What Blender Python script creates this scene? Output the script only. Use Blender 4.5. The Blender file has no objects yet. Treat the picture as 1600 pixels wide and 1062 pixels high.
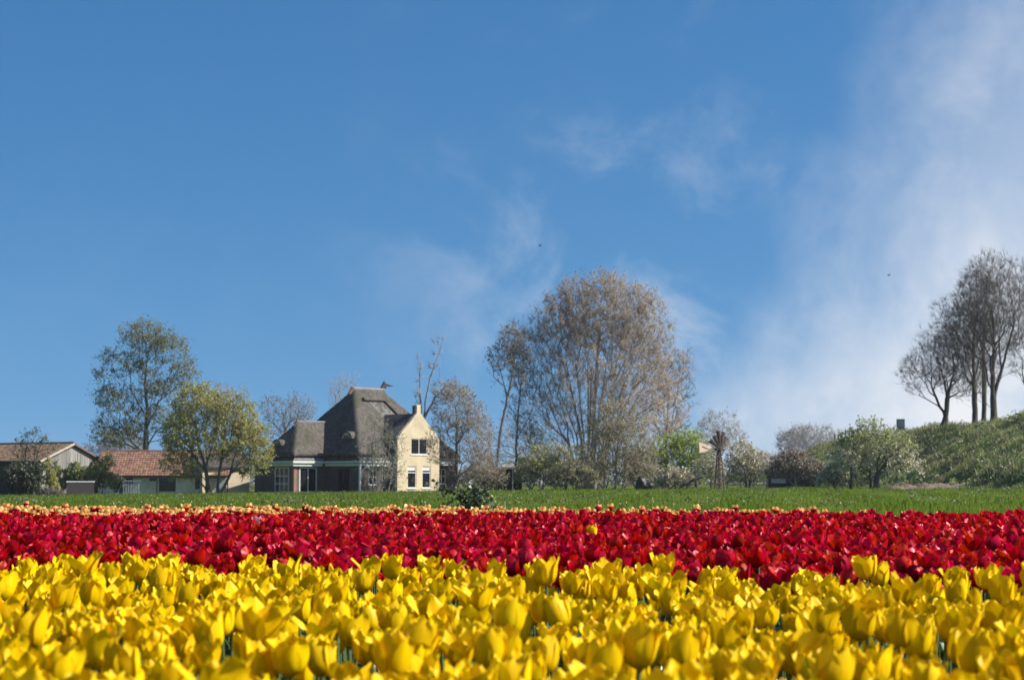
import bpy, math, random
import numpy as np
from mathutils import Vector, Matrix

R = math.radians
sc = bpy.context.scene
COL = sc.collection

# ------------------------------------------------------------------ camera
FPX = 2900.0                       # focal length in pixels of the 1600-wide photograph
CAMZ = 0.83
PITCH = math.atan((755 - 531) / FPX)
cam = bpy.data.cameras.new('camera')
cam.sensor_width = 36.0
cam.lens = 36.0 * FPX / 1600.0
cam.clip_start = 0.1
cam.clip_end = 9000
cam.dof.use_dof = True
cam.dof.focus_distance = 13.0
cam.dof.aperture_fstop = 9.0
camo = bpy.data.objects.new('camera', cam)
camo.location = (0, 0, CAMZ)
camo.rotation_euler = (R(90) + PITCH, 0, 0)
COL.objects.link(camo)
sc.camera = camo

# ------------------------------------------------------------------ sun and sky
SUN_EL = R(40)
SUN_AZ = R(96)                    # clockwise from +Y (the view direction): from the right, a little behind the camera
sunl = bpy.data.lights.new('sun', 'SUN')
sunl.energy = 5.0
sunl.angle = R(0.53)
sunl.color = (1.0, 0.95, 0.86)
suno = bpy.data.objects.new('sun', sunl)
to_sun = Vector((math.sin(SUN_AZ) * math.cos(SUN_EL), math.cos(SUN_AZ) * math.cos(SUN_EL), math.sin(SUN_EL)))
suno.rotation_euler = to_sun.to_track_quat('Z', 'Y').to_euler()
suno.location = (60, -20, 80)
COL.objects.link(suno)

world = bpy.data.worlds.new('World')
sc.world = world
world.use_nodes = True
wn, wl = world.node_tree.nodes, world.node_tree.links
wn.clear()

def N(nodes, typ, **kw):
    n = nodes.new(typ)
    for k, v in kw.items():
        if k.startswith('i_'):
            n.inputs[k[2:].replace('_', ' ')].default_value = v
        else:
            setattr(n, k, v)
    return n

sky = N(wn, 'ShaderNodeTexSky', sky_type='NISHITA')
sky.sun_disc = False
sky.sun_elevation = SUN_EL
sky.sun_rotation = SUN_AZ
sky.altitude = 0
sky.air_density = 1.0
sky.dust_density = 0.4
sky.ozone_density = 3.0
sv = N(wn, 'ShaderNodeVectorMath', operation='MULTIPLY_ADD')     # an evenly deep, clear sky: less of the pale band at the horizon
sv.inputs[1].default_value = (1, 1, 0.95); sv.inputs[2].default_value = (0, 0, 0.175)
tc = N(wn, 'ShaderNodeTexCoord')
wl.new(tc.outputs['Generated'], sv.inputs[0])
svn = N(wn, 'ShaderNodeVectorMath', operation='NORMALIZE'); wl.new(sv.outputs[0], svn.inputs[0]); wl.new(svn.outputs[0], sky.inputs['Vector'])
hs = N(wn, 'ShaderNodeHueSaturation'); hs.inputs['Hue'].default_value = 0.497
hs.inputs['Saturation'].default_value = 1.3; hs.inputs['Value'].default_value = 1.05
wl.new(sky.outputs[0], hs.inputs['Color'])
sep = N(wn, 'ShaderNodeSeparateXYZ'); wl.new(tc.outputs['Generated'], sep.inputs[0])

def M(op, a, b=None, c=None, clamp=False):
    n = wn.new('ShaderNodeMath'); n.operation = op; n.use_clamp = clamp
    for i, s in enumerate((a, b, c)):
        if s is None: continue
        if isinstance(s, (int, float)): n.inputs[i].default_value = s
        else: wl.new(s, n.inputs[i])
    return n.outputs[0]

def wnoise(scale, detail, rough, rot=(0, 0, 0), scl=(1, 1, 1), dist=0.0, loc=(0, 0, 0)):
    mp = N(wn, 'ShaderNodeMapping'); mp.inputs['Rotation'].default_value = rot
    mp.inputs['Scale'].default_value = scl; mp.inputs['Location'].default_value = loc
    wl.new(tc.outputs['Generated'], mp.inputs[0])
    n = N(wn, 'ShaderNodeTexNoise'); n.inputs['Scale'].default_value = scale
    n.inputs['Detail'].default_value = detail; n.inputs['Roughness'].default_value = rough
    n.inputs['Distortion'].default_value = dist
    wl.new(mp.outputs[0], n.inputs['Vector'])
    return n.outputs['Fac']

# thin drifting cloud: a veil over the right half of the sky whose ragged edge leans up to the right, and stray wisps
edge_n = wnoise(5.0, 5, 0.55, loc=(3.08, 0.63, 4.27))
edge_f = wnoise(15.0, 8, 0.6, rot=(0, R(-32), 0), scl=(1.0, 1.0, 0.85), dist=0.3)
lean = M('ADD', sep.outputs[0], M('MULTIPLY', sep.outputs[2], -0.46))          # x - 0.46 z
front = M('ADD', lean, M('MULTIPLY', M('SUBTRACT', edge_n, 0.5), 0.22))
front = M('ADD', front, M('MULTIPLY', M('SUBTRACT', edge_f, 0.5), 0.15))
mr = N(wn, 'ShaderNodeMapRange', interpolation_type='SMOOTHSTEP'); wl.new(front, mr.inputs[0])
mr.inputs[1].default_value = 0.055; mr.inputs[2].default_value = 0.22; mr.inputs[3].default_value = 0.0; mr.inputs[4].default_value = 0.90
fall = N(wn, 'ShaderNodeMapRange', interpolation_type='SMOOTHSTEP'); wl.new(sep.outputs[2], fall.inputs[0])
fall.inputs[1].default_value = 0.0; fall.inputs[2].default_value = 0.30; fall.inputs[3].default_value = 1.0; fall.inputs[4].default_value = 0.36
body = wnoise(10.0, 9, 0.62, rot=(0, R(-38), 0), scl=(1.0, 1.0, 0.9), dist=0.3, loc=(6.1, 2.6, 7.8))
bodr = N(wn, 'ShaderNodeMapRange'); wl.new(body, bodr.inputs[0]); bodr.inputs[1].default_value = 0.36; bodr.inputs[2].default_value = 0.62; bodr.inputs[3].default_value = 0.62; bodr.inputs[4].default_value = 1.08
veil = M('MULTIPLY', M('MULTIPLY', mr.outputs[0], fall.outputs[0]), bodr.outputs[0])
wisp = wnoise(12.0, 9, 0.6, rot=(0, R(-25), 0), scl=(1.0, 1.0, 1.15), dist=0.35, loc=(4.4, 0.9, 6.1))
wr = N(wn, 'ShaderNodeMapRange', interpolation_type='SMOOTHSTEP'); wl.new(wisp, wr.inputs[0])
wr.inputs[1].default_value = 0.47; wr.inputs[2].default_value = 0.78; wr.inputs[3].default_value = 0.0; wr.inputs[4].default_value = 0.38
low = N(wn, 'ShaderNodeMapRange', interpolation_type='SMOOTHSTEP'); wl.new(sep.outputs[2], low.inputs[0])
low.inputs[1].default_value = 0.10; low.inputs[2].default_value = 0.26; low.inputs[3].default_value = 1.0; low.inputs[4].default_value = 0.2
side = N(wn, 'ShaderNodeMapRange', interpolation_type='SMOOTHSTEP'); wl.new(sep.outputs[0], side.inputs[0])   # cloudier towards the right
side.inputs[1].default_value = -0.13; side.inputs[2].default_value = 0.07; side.inputs[3].default_value = 0.05; side.inputs[4].default_value = 1.0
wspf = M('MULTIPLY', M('MULTIPLY', wr.outputs[0], low.outputs[0]), side.outputs[0])
cl = M('MAXIMUM', veil, wspf, clamp=True)
cmix = N(wn, 'ShaderNodeMix', data_type='RGBA'); wl.new(cl, cmix.inputs['Factor'])
wl.new(hs.outputs[0], cmix.inputs['A']); cmix.inputs['B'].default_value = (7.4, 7.45, 7.6, 1)
bg = N(wn, 'ShaderNodeBackground'); bg.inputs['Strength'].default_value = 0.082
wl.new(cmix.outputs['Result'], bg.inputs['Color'])
wo = N(wn, 'ShaderNodeOutputWorld'); wl.new(bg.outputs[0], wo.inputs[0])

sc.view_settings.view_transform = 'Standard'
sc.view_settings.look = 'None'
sc.view_settings.exposure = 0.62
sc.view_settings.gamma = 1.0
sc.view_settings.use_curve_mapping = False
sc.render.engine = 'CYCLES'
sc.cycles.use_denoising = True
sc.cycles.max_bounces = 6
sc.cycles.transparent_max_bounces = 6

# ------------------------------------------------------------------ helpers
FWD = Vector((0, math.cos(PITCH), math.sin(PITCH))); UP = Vector((0, -math.sin(PITCH), math.cos(PITCH)))

def P(px, py, d):
    """World point seen at photo pixel (px, py) standing d metres down the view."""
    v = FWD + Vector((1, 0, 0)) * ((px - 800) / FPX) + UP * ((531 - py) / FPX)
    return Vector((0, 0, CAMZ)) + v * (d / v.y)

def sstep(a, b, x):
    t = np.clip((x - a) / (b - a), 0, 1); return t * t * (3 - 2 * t)

def ground_h(x, y):
    x = np.asarray(x, float); y = np.asarray(y, float)
    s = sstep(24, 130, y)
    tilt = 0.12 + 0.0092 * np.clip(x, -70, 60)
    bumps = 0.035 * np.sin(x * 0.31 + y * 0.05) * np.sin(y * 0.13 + 1.3)
    return s * (tilt + bumps)

def gh(x, y): return float(ground_h(x, y))

def mesh_np(name, verts, faces_list, mats=(), midx=None, smooth=False, pv=None):
    """verts (n,3); faces_list: list of int arrays (k,3) or (k,4); midx: list of material index per array (int or array)."""
    me = bpy.data.meshes.new(name)
    verts = np.asarray(verts, np.float32)
    me.vertices.add(len(verts)); me.vertices.foreach_set('co', verts.ravel())
    loops, starts, mi, tot = [], [], [], 0
    for k, f in enumerate(faces_list):
        f = np.asarray(f, np.int32)
        if len(f) == 0: continue
        loops.append(f.ravel()); n = f.shape[1]
        starts.append(tot + np.arange(len(f), dtype=np.int32) * n); tot += f.size
        m = 0 if midx is None else midx[k]
        mi.append(np.full(len(f), m, np.int32) if np.isscalar(m) else np.asarray(m, np.int32))
    loops = np.concatenate(loops); starts = np.concatenate(starts); mi = np.concatenate(mi)
    me.loops.add(len(loops)); me.loops.foreach_set('vertex_index', loops)
    me.polygons.add(len(starts)); me.polygons.foreach_set('loop_start', starts)
    me.polygons.foreach_set('material_index', mi)
    if smooth: me.polygons.foreach_set('use_smooth', np.ones(len(starts), bool))
    for m in mats: me.materials.append(m)
    if pv is not None: me.attributes.new('pv', 'FLOAT', 'POINT').data.foreach_set('value', np.asarray(pv, np.float32))
    me.update(calc_edges=True)
    return me

def link(name, me, parent=None, loc=None):
    o = bpy.data.objects.new(name, me); COL.objects.link(o)
    if parent is not None: o.parent = parent
    if loc is not None: o.location = loc
    return o

def tag(o, label=None, cat=None, group=None, kind=None):
    if label: o['label'] = label
    if cat: o['category'] = cat
    if group: o['group'] = group
    if kind: o['kind'] = kind
    return o

def empty(name, loc, rz=0.0, label=None, cat=None, group=None):
    o = bpy.data.objects.new(name, None); COL.objects.link(o)
    o.empty_display_size = 0.3
    o.location = loc; o.rotation_euler = (0, 0, rz)
    return tag(o, label, cat, group)

class MB:
    """Collects boxes, bars and polygons for one mesh."""
    def __init__(s): s.v, s.f = [], []
    def poly(s, pts, faces):
        o = len(s.v); s.v += [tuple(p) for p in pts]; s.f += [tuple(i + o for i in f) for f in faces]; return s
    def box(s, x0, x1, y0, y1, z0, z1):
        p = [(x0, y0, z0), (x1, y0, z0), (x1, y1, z0), (x0, y1, z0), (x0, y0, z1), (x1, y0, z1), (x1, y1, z1), (x0, y1, z1)]
        return s.poly(p, [(0, 3, 2, 1), (4, 5, 6, 7), (0, 1, 5, 4), (1, 2, 6, 5), (2, 3, 7, 6), (3, 0, 4, 7)])
    def bar(s, a, b, r, r2=None, n=6):
        a, b = Vector(a), Vector(b); r2 = r if r2 is None else r2
        d = (b - a).normalized(); q = d.to_track_quat('Z', 'Y')
        ring = [q @ Vector((math.cos(2 * math.pi * i / n + .4), math.sin(2 * math.pi * i / n + .4), 0)) for i in range(n)]
        pts = [a + w * r for w in ring] + [b + w * r2 for w in ring]
        fs = [(i, (i + 1) % n, n + (i + 1) % n, n + i) for i in range(n)] + [tuple(range(n - 1, -1, -1)), tuple(range(n, 2 * n))]
        return s.poly(pts, fs)
    def prism(s, prof, fn, d0, d1):
        """Extrude a closed 2-D profile (a,z) between depths d0 and d1; fn(a,depth,z) gives a point."""
        n = len(prof)
        pts = [fn(a, d0, z) for a, z in prof] + [fn(a, d1, z) for a, z in prof]
        fs = [(i, (i + 1) % n, n + (i + 1) % n, n + i) for i in range(n)] + [tuple(range(n - 1, -1, -1)), tuple(range(n, 2 * n))]
        return s.poly(pts, fs)
    def build(s, name, mat, parent=None, bevel=0.0, smooth=False):
        me = bpy.data.meshes.new(name); me.from_pydata(s.v, [], s.f); me.materials.append(mat)
        import bmesh
        bm = bmesh.new(); bm.from_mesh(me); bmesh.ops.recalc_face_normals(bm, faces=bm.faces)
        if bevel: bmesh.ops.bevel(bm, geom=bm.edges[:], offset=bevel, segments=1, affect='EDGES')
        bm.to_mesh(me); bm.free()
        if smooth:
            for p in me.polygons: p.use_smooth = True
        return link(name, me, parent)

# ------------------------------------------------------------------ materials
def material(name, col, col2=None, rough=0.8, scale=3.0, detail=5, bump=0.0, bscale=None, spec=0.3, stretch=None,
             island=0.0, objrand=0.0, contrast=(0.35, 0.65), metal=0.0, patch=None):
    m = bpy.data.materials.new(name); m.use_nodes = True
    nt = m.node_tree; nd, ln = nt.nodes, nt.links; nd.clear()
    out = nd.new('ShaderNodeOutputMaterial'); b = nd.new('ShaderNodeBsdfPrincipled')
    b.inputs['Roughness'].default_value = rough; b.inputs['Specular IOR Level'].default_value = spec
    b.inputs['Metallic'].default_value = metal
    ln.new(b.outputs[0], out.inputs[0])
    t = nd.new('ShaderNodeTexCoord'); mp = nd.new('ShaderNodeMapping'); ln.new(t.outputs['Object'], mp.inputs[0])
    if stretch: mp.inputs['Scale'].default_value = stretch
    nz = nd.new('ShaderNodeTexNoise'); nz.inputs['Scale'].default_value = scale; nz.inputs['Detail'].default_value = detail
    nz.inputs['Roughness'].default_value = 0.62
    ln.new(mp.outputs[0], nz.inputs['Vector'])
    mr_ = nd.new('ShaderNodeMapRange'); ln.new(nz.outputs['Fac'], mr_.inputs[0])
    mr_.inputs[1].default_value, mr_.inputs[2].default_value = contrast
    mx = nd.new('ShaderNodeMix'); mx.data_type = 'RGBA'
    mx.inputs['A'].default_value = (*col, 1); mx.inputs['B'].default_value = (*(col2 or col), 1)
    ln.new(mr_.outputs[0], mx.inputs['Factor'])
    csock = mx.outputs['Result']
    if patch:                                              # broad weathering: moss, stains, faded areas
        pc, ps, pa = patch
        pn = nd.new('ShaderNodeTexNoise'); pn.inputs['Scale'].default_value = ps; pn.inputs['Detail'].default_value = 7; pn.inputs['Roughness'].default_value = 0.65
        ln.new(t.outputs['Object'], pn.inputs['Vector'])
        pr = nd.new('ShaderNodeMapRange'); ln.new(pn.outputs['Fac'], pr.inputs[0]); pr.inputs[1].default_value = 0.47; pr.inputs[2].default_value = 0.66; pr.inputs[4].default_value = pa
        pm = nd.new('ShaderNodeMix'); pm.data_type = 'RGBA'; ln.new(pr.outputs[0], pm.inputs['Factor']); ln.new(csock, pm.inputs['A']); pm.inputs['B'].default_value = (*pc, 1)
        csock = pm.outputs['Result']
    if island or objrand:
        hv = nd.new('ShaderNodeHueSaturation')
        if island:
            g = nd.new('ShaderNodeNewGeometry'); rs = g.outputs['Random Per Island']; amt = island
        else:
            g = nd.new('ShaderNodeObjectInfo'); rs = g.outputs['Random']; amt = objrand
        m1 = nd.new('ShaderNodeMapRange'); ln.new(rs, m1.inputs[0]); m1.inputs[3].default_value = 1 - amt; m1.inputs[4].default_value = 1 + amt
        ln.new(m1.outputs[0], hv.inputs['Value'])
        m2 = nd.new('ShaderNodeMapRange')
        fr = nd.new('ShaderNodeMath'); fr.operation = 'FRACT'; mu = nd.new('ShaderNodeMath'); mu.operation = 'MULTIPLY'; mu.inputs[1].default_value = 7.31
        ln.new(rs, mu.inputs[0]); ln.new(mu.outputs[0], fr.inputs[0]); ln.new(fr.outputs[0], m2.inputs[0])
        m2.inputs[3].default_value = 0.5 - amt * 0.05; m2.inputs[4].default_value = 0.5 + amt * 0.05
        ln.new(m2.outputs[0], hv.inputs['Hue'])
        ln.new(csock, hv.inputs['Color']); csock = hv.outputs[0]
    ln.new(csock, b.inputs['Base Color'])
    if bump:
        bn = nd.new('ShaderNodeTexNoise'); bn.inputs['Scale'].default_value = bscale or scale * 4; bn.inputs['Detail'].default_value = 6
        ln.new(mp.outputs[0], bn.inputs['Vector'])
        bp = nd.new('ShaderNodeBump'); bp.inputs['Strength'].default_value = bump; bp.inputs['Distance'].default_value = 0.05
        ln.new(bn.outputs['Fac'], bp.inputs['Height']); ln.new(bp.outputs[0], b.inputs['Normal'])
    m['col'] = csock.node.name
    return m

def leafy(name, col, trans, rough=0.55, island=0.25, tfac=0.45, gloss=0.05, objr=0.0, hue=0.04, col2=None, nscale=0.6, streak=None, gcol=(0.9, 0.9, 0.9), foot=None):
    """Thin plant tissue: diffuse + translucent + a little gloss, varied from leaf to leaf."""
    m = bpy.data.materials.new(name); m.use_nodes = True
    nt = m.node_tree; nd, ln = nt.nodes, nt.links; nd.clear()
    out = nd.new('ShaderNodeOutputMaterial')
    d = nd.new('ShaderNodeBsdfDiffuse'); t = nd.new('ShaderNodeBsdfTranslucent'); g = nd.new('ShaderNodeBsdfGlossy')
    g.inputs['Roughness'].default_value = rough
    g.inputs['Color'].default_value = (*gcol, 1)
    mx = nd.new('ShaderNodeMixShader'); mx.inputs[0].default_value = tfac
    ln.new(d.outputs[0], mx.inputs[1]); ln.new(t.outputs[0], mx.inputs[2])
    fr = nd.new('ShaderNodeLayerWeight'); fr.inputs['Blend'].default_value = 0.25
    fm = nd.new('ShaderNodeMath'); fm.operation = 'MULTIPLY_ADD'; fm.inputs[1].default_value = gloss * 2.0; fm.inputs[2].default_value = gloss
    ln.new(fr.outputs['Fresnel'], fm.inputs[0])
    m2 = nd.new('ShaderNodeMixShader'); ln.new(fm.outputs[0], m2.inputs[0]); ln.new(mx.outputs[0], m2.inputs[1]); ln.new(g.outputs[0], m2.inputs[2])
    ln.new(m2.outputs[0], out.inputs[0])
    ge = nd.new('ShaderNodeNewGeometry'); oi = nd.new('ShaderNodeObjectInfo')
    ad = nd.new('ShaderNodeMath'); ad.operation = 'ADD'; ln.new(ge.outputs['Random Per Island'], ad.inputs[0]); ln.new(oi.outputs['Random'], ad.inputs[1])
    fc = nd.new('ShaderNodeMath'); fc.operation = 'FRACT'; ln.new(ad.outputs[0], fc.inputs[0])
    mu = nd.new('ShaderNodeMath'); mu.operation = 'MULTIPLY'; mu.inputs[1].default_value = 9.73; ln.new(fc.outputs[0], mu.inputs[0])
    f2 = nd.new('ShaderNodeMath'); f2.operation = 'FRACT'; ln.new(mu.outputs[0], f2.inputs[0])
    v1 = nd.new('ShaderNodeMapRange'); ln.new(fc.outputs[0], v1.inputs[0]); v1.inputs[3].default_value = 1 - island; v1.inputs[4].default_value = 1 + island * 0.6
    h1 = nd.new('ShaderNodeMapRange'); ln.new(f2.outputs[0], h1.inputs[0]); h1.inputs[3].default_value = 0.5 - hue; h1.inputs[4].default_value = 0.5 + hue
    tx = nd.new('ShaderNodeTexCoord')
    nz = nd.new('ShaderNodeTexNoise'); nz.inputs['Scale'].default_value = nscale; nz.inputs['Detail'].default_value = 4
    if streak:
        mp = nd.new('ShaderNodeMapping'); mp.inputs['Scale'].default_value = streak
        ln.new(tx.outputs['Object'], mp.inputs[0]); ln.new(mp.outputs[0], nz.inputs['Vector'])
    else:
        ln.new(ge.outputs['Position'], nz.inputs['Vector'])
    cr = nd.new('ShaderNodeMapRange'); ln.new(nz.outputs['Fac'], cr.inputs[0]); cr.inputs[1].default_value = 0.38; cr.inputs[2].default_value = 0.62
    for base, base2, dst in ((col, col2 or col, d), (trans, col2 and tuple(0.5 * (a + b) for a, b in zip(trans, col2)) or trans, t)):
        mc = nd.new('ShaderNodeMix'); mc.data_type = 'RGBA'; mc.inputs['A'].default_value = (*base, 1); mc.inputs['B'].default_value = (*base2, 1)
        ln.new(cr.outputs[0], mc.inputs['Factor'])
        if foot:                                           # petal base tint: pigment, and in the yellow ones painted warm shading
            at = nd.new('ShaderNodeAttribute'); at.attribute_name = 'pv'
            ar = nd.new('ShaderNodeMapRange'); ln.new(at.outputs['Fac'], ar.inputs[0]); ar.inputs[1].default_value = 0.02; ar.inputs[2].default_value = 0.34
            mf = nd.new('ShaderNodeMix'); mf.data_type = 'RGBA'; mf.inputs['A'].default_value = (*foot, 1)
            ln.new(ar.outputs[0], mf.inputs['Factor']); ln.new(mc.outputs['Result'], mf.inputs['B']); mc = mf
        hv = nd.new('ShaderNodeHueSaturation'); ln.new(v1.outputs[0], hv.inputs['Value']); ln.new(h1.outputs[0], hv.inputs['Hue'])
        ln.new(mc.outputs['Result'], hv.inputs['Color']); ln.new(hv.outputs[0], dst.inputs['Color'])
    return m

def glass_mat():
    m = bpy.data.materials.new('window_glass'); m.use_nodes = True
    b = m.node_tree.nodes['Principled BSDF']
    b.inputs['Base Color'].default_value = (0.012, 0.014, 0.018, 1); b.inputs['Roughness'].default_value = 0.06
    b.inputs['Specular IOR Level'].default_value = 0.5
    return m

MT = {}
MT['thatch'] = material('thatch', (0.050, 0.045, 0.041), (0.165, 0.148, 0.13), rough=0.95, scale=3.2, detail=12, bump=1.0, bscale=9, stretch=(1, 1, 0.5), contrast=(0.3, 0.72), spec=0.05, patch=((0.055, 0.06, 0.035), 0.45, 0.75))
MT['ridge_tile'] = material('ridge_tile', (0.20, 0.125, 0.10), (0.12, 0.085, 0.075), scale=2.5)
MT['slate'] = material('slate', (0.13, 0.13, 0.14), (0.19, 0.19, 0.20), scale=1.2, rough=0.6)
MT['panel_tile'] = material('old_panel_tiles', (0.10, 0.095, 0.095), (0.18, 0.17, 0.165), scale=5, detail=8, bump=1.0, bscale=10)
MT['dark_brick'] = material('dark_brick', (0.085, 0.07, 0.066), (0.13, 0.105, 0.095), scale=2.2, detail=8, bump=0.3, bscale=14)
MT['red_brick'] = material('red_brick', (0.30, 0.16, 0.12), (0.22, 0.12, 0.09), scale=4)
MT['cream'] = material('cream_plaster', (0.52, 0.43, 0.29), (0.64, 0.54, 0.38), scale=1.1, detail=8, rough=0.9, bump=0.25, bscale=20, contrast=(0.25, 0.75), patch=((0.40, 0.34, 0.25), 0.7, 0.6))
MT['white'] = material('white_paint', (0.72, 0.72, 0.68), (0.6, 0.6, 0.57), scale=2.0, rough=0.55)
MT['offwhite'] = material('limewash', (0.50, 0.49, 0.45), (0.60, 0.585, 0.54), scale=1.1, detail=8, rough=0.9, patch=((0.36, 0.36, 0.31), 0.6, 0.6))
MT['pale_green'] = material('pale_green_paint', (0.50, 0.56, 0.50), (0.58, 0.62, 0.57), scale=2, rough=0.5)
MT['dark_wood'] = material('dark_wood', (0.035, 0.03, 0.028), (0.06, 0.05, 0.045), scale=3, stretch=(3, 3, .4))
MT['grey_wood'] = material('weathered_boards', (0.17, 0.165, 0.155), (0.30, 0.285, 0.26), scale=3.5, detail=8, stretch=(3, 3, .25), island=0.3)
MT['red_tile'] = material('red_roof_tiles', (0.36, 0.185, 0.125), (0.27, 0.15, 0.105), scale=1.1, detail=9, rough=0.85, island=0.32, bump=0.2, bscale=25, patch=((0.24, 0.18, 0.12), 0.5, 0.7))
MT['orange_tile'] = material('mossy_roof_tiles', (0.56, 0.31, 0.18), (0.42, 0.29, 0.16), scale=0.9, detail=9, rough=0.9, island=0.28)
MT['dark_tile'] = material('dark_roof_tiles', (0.05, 0.044, 0.042), (0.09, 0.075, 0.07), scale=1.5, rough=0.75, island=0.25)
MT['glass'] = glass_mat()
MT['bark_grey'] = material('grey_bark', (0.20, 0.18, 0.165), (0.30, 0.275, 0.255), scale=1.6, detail=7, stretch=(1, 1, .3), rough=0.9)
MT['bark_dark'] = material('dark_bark', (0.06, 0.053, 0.047), (0.105, 0.093, 0.08), scale=1.8, detail=7, stretch=(1, 1, .3), rough=0.9)
MT['bark_green'] = material('mossy_bark', (0.10, 0.10, 0.075), (0.16, 0.15, 0.115), scale=1.8, detail=7, stretch=(1, 1, .3), rough=0.9)
MT['bark_pale'] = material('pale_bark', (0.34, 0.31, 0.27), (0.22, 0.20, 0.17), scale=1.8, detail=7, stretch=(1, 1, .3), rough=0.9)
MT['twig_tan'] = material('grey_tan_twigs', (0.28, 0.23, 0.175), (0.37, 0.31, 0.24), scale=0.5, rough=0.9)
MT['rust'] = material('rusty_steel', (0.055, 0.04, 0.035), (0.12, 0.085, 0.07), scale=3, rough=0.7)
MT['blade_brown'] = material('blade_paint', (0.15, 0.11, 0.095), (0.07, 0.05, 0.045), scale=2, rough=0.6)
MT['vane_pink'] = material('faded_vane_paint', (0.60, 0.44, 0.37), (0.66, 0.50, 0.42), scale=1.5, rough=0.7)
MT['black_sheet'] = material('black_sheeting', (0.012, 0.012, 0.016), (0.02, 0.02, 0.026), scale=2, rough=0.45)
MT['earth'] = material('bare_earth', (0.24, 0.165, 0.125), (0.14, 0.095, 0.07), scale=1.2, detail=9, bump=1.0, bscale=6)
MT['soil'] = material('field_soil', (0.05, 0.036, 0.026), (0.085, 0.065, 0.05), scale=6, detail=9, bump=1.0, bscale=30)
MT['meadow'] = material('meadow_turf', (0.055, 0.085, 0.014), (0.11, 0.15, 0.03), scale=0.35, detail=10, bump=0.8, bscale=3, spec=0.0, rough=1.0)
MT['dike_turf'] = material('dike_turf', (0.06, 0.095, 0.03), (0.12, 0.15, 0.055), scale=0.5, detail=10, bump=0.8, bscale=3, spec=0.0, rough=1.0)
MT['sign_grey'] = material('sign_board_grey', (0.10, 0.13, 0.16), (0.16, 0.19, 0.22), scale=1.5, rough=0.5)
MT['post_wood'] = material('post_wood', (0.07, 0.06, 0.05), (0.12, 0.105, 0.09), scale=4)
MT['pale_wood'] = material('bleached_wood', (0.48, 0.44, 0.37), (0.36, 0.33, 0.28), scale=2.5, stretch=(.4, 3, 3))

MT['grass'] = leafy('grass_blades', (0.07, 0.13, 0.010), (0.20, 0.34, 0.018), island=0.6, tfac=0.45, gloss=0.008, col2=(0.15, 0.19, 0.02), nscale=0.22, hue=0.03)
MT['grass_pale'] = leafy('dike_herbs', (0.12, 0.155, 0.045), (0.25, 0.30, 0.08), island=0.6, tfac=0.4, gloss=0.02, col2=(0.34, 0.34, 0.16), nscale=0.55, hue=0.05)
MT['flower_specks'] = leafy('small_white_flowers', (0.72, 0.70, 0.50), (0.5, 0.5, 0.35), island=0.2, tfac=0.3)
MT['lf_greygreen'] = leafy('grey_green_leaves', (0.19, 0.20, 0.10), (0.30, 0.32, 0.13), island=0.4, tfac=0.35, gloss=0.03)
MT['lf_yellowgreen'] = leafy('yellow_green_leaves', (0.40, 0.375, 0.12), (0.52, 0.50, 0.13), island=0.35, tfac=0.4, gloss=0.03)
MT['lf_tan'] = leafy('tan_buds', (0.33, 0.215, 0.12), (0.42, 0.27, 0.14), island=0.4, tfac=0.3, gloss=0.02, col2=(0.20, 0.155, 0.11), nscale=0.3)
MT['lf_beige'] = leafy('beige_green_buds', (0.33, 0.285, 0.17), (0.42, 0.37, 0.19), island=0.4, tfac=0.3, gloss=0.02)
MT['lf_fresh'] = leafy('fresh_green_leaves', (0.27, 0.32, 0.09), (0.38, 0.46, 0.10), island=0.35, tfac=0.4, gloss=0.03)
MT['lf_lime'] = leafy('lime_green_leaves', (0.34, 0.42, 0.09), (0.48, 0.58, 0.12), island=0.3, tfac=0.4, gloss=0.02)
MT['lf_blossom'] = leafy('cream_blossom', (0.80, 0.75, 0.56), (0.65, 0.6, 0.43), island=0.25, tfac=0.3, gloss=0.02)
MT['lf_dark'] = leafy('dark_leaves', (0.055, 0.07, 0.03), (0.09, 0.12, 0.04), island=0.5, tfac=0.3, gloss=0.05)
MT['lf_greybud'] = leafy('grey_buds', (0.17, 0.145, 0.115), (0.22, 0.19, 0.13), island=0.35, tfac=0.25, gloss=0.02)
MT['lf_purple'] = leafy('purple_brown_leaves', (0.19, 0.135, 0.115), (0.25, 0.17, 0.13), island=0.4, tfac=0.3, gloss=0.03)

MT['lf_hedge'] = leafy('hedge_twigs', (0.16, 0.145, 0.10), (0.22, 0.21, 0.12), island=0.4, tfac=0.3, gloss=0.0, col2=(0.19, 0.19, 0.10), nscale=0.06)
MT['petal_yellow'] = leafy('yellow_petals', (0.82, 0.57, 0.001), (0.95, 0.68, 0.002), rough=0.5, island=0.10, tfac=0.16, gloss=0.010, hue=0.006, col2=(0.80, 0.50, 0.001), nscale=1.0, streak=(60, 60, 12), foot=(0.60, 0.36, 0.002))  # foot: brown-orange shading painted into the base of the petal
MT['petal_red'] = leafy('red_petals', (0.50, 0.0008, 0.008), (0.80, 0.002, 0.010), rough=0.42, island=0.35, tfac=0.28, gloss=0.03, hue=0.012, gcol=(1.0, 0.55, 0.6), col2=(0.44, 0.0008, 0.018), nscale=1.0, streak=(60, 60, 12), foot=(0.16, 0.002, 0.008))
MT['petal_rim'] = leafy('orange_yellow_rims', (0.85, 0.50, 0.14), (0.95, 0.58, 0.15), rough=0.45, island=0.2, tfac=0.42, gloss=0.04, hue=0.02)
MT['petal_pink'] = leafy('pale_pink_petals', (0.70, 0.40, 0.38), (0.8, 0.5, 0.45), rough=0.35, island=0.1, tfac=0.4, gloss=0.04, hue=0.01)
MT['tulip_stem'] = leafy('tulip_stems', (0.10, 0.17, 0.05), (0.12, 0.2, 0.05), island=0.2, tfac=0.2, gloss=0.04)
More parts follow.
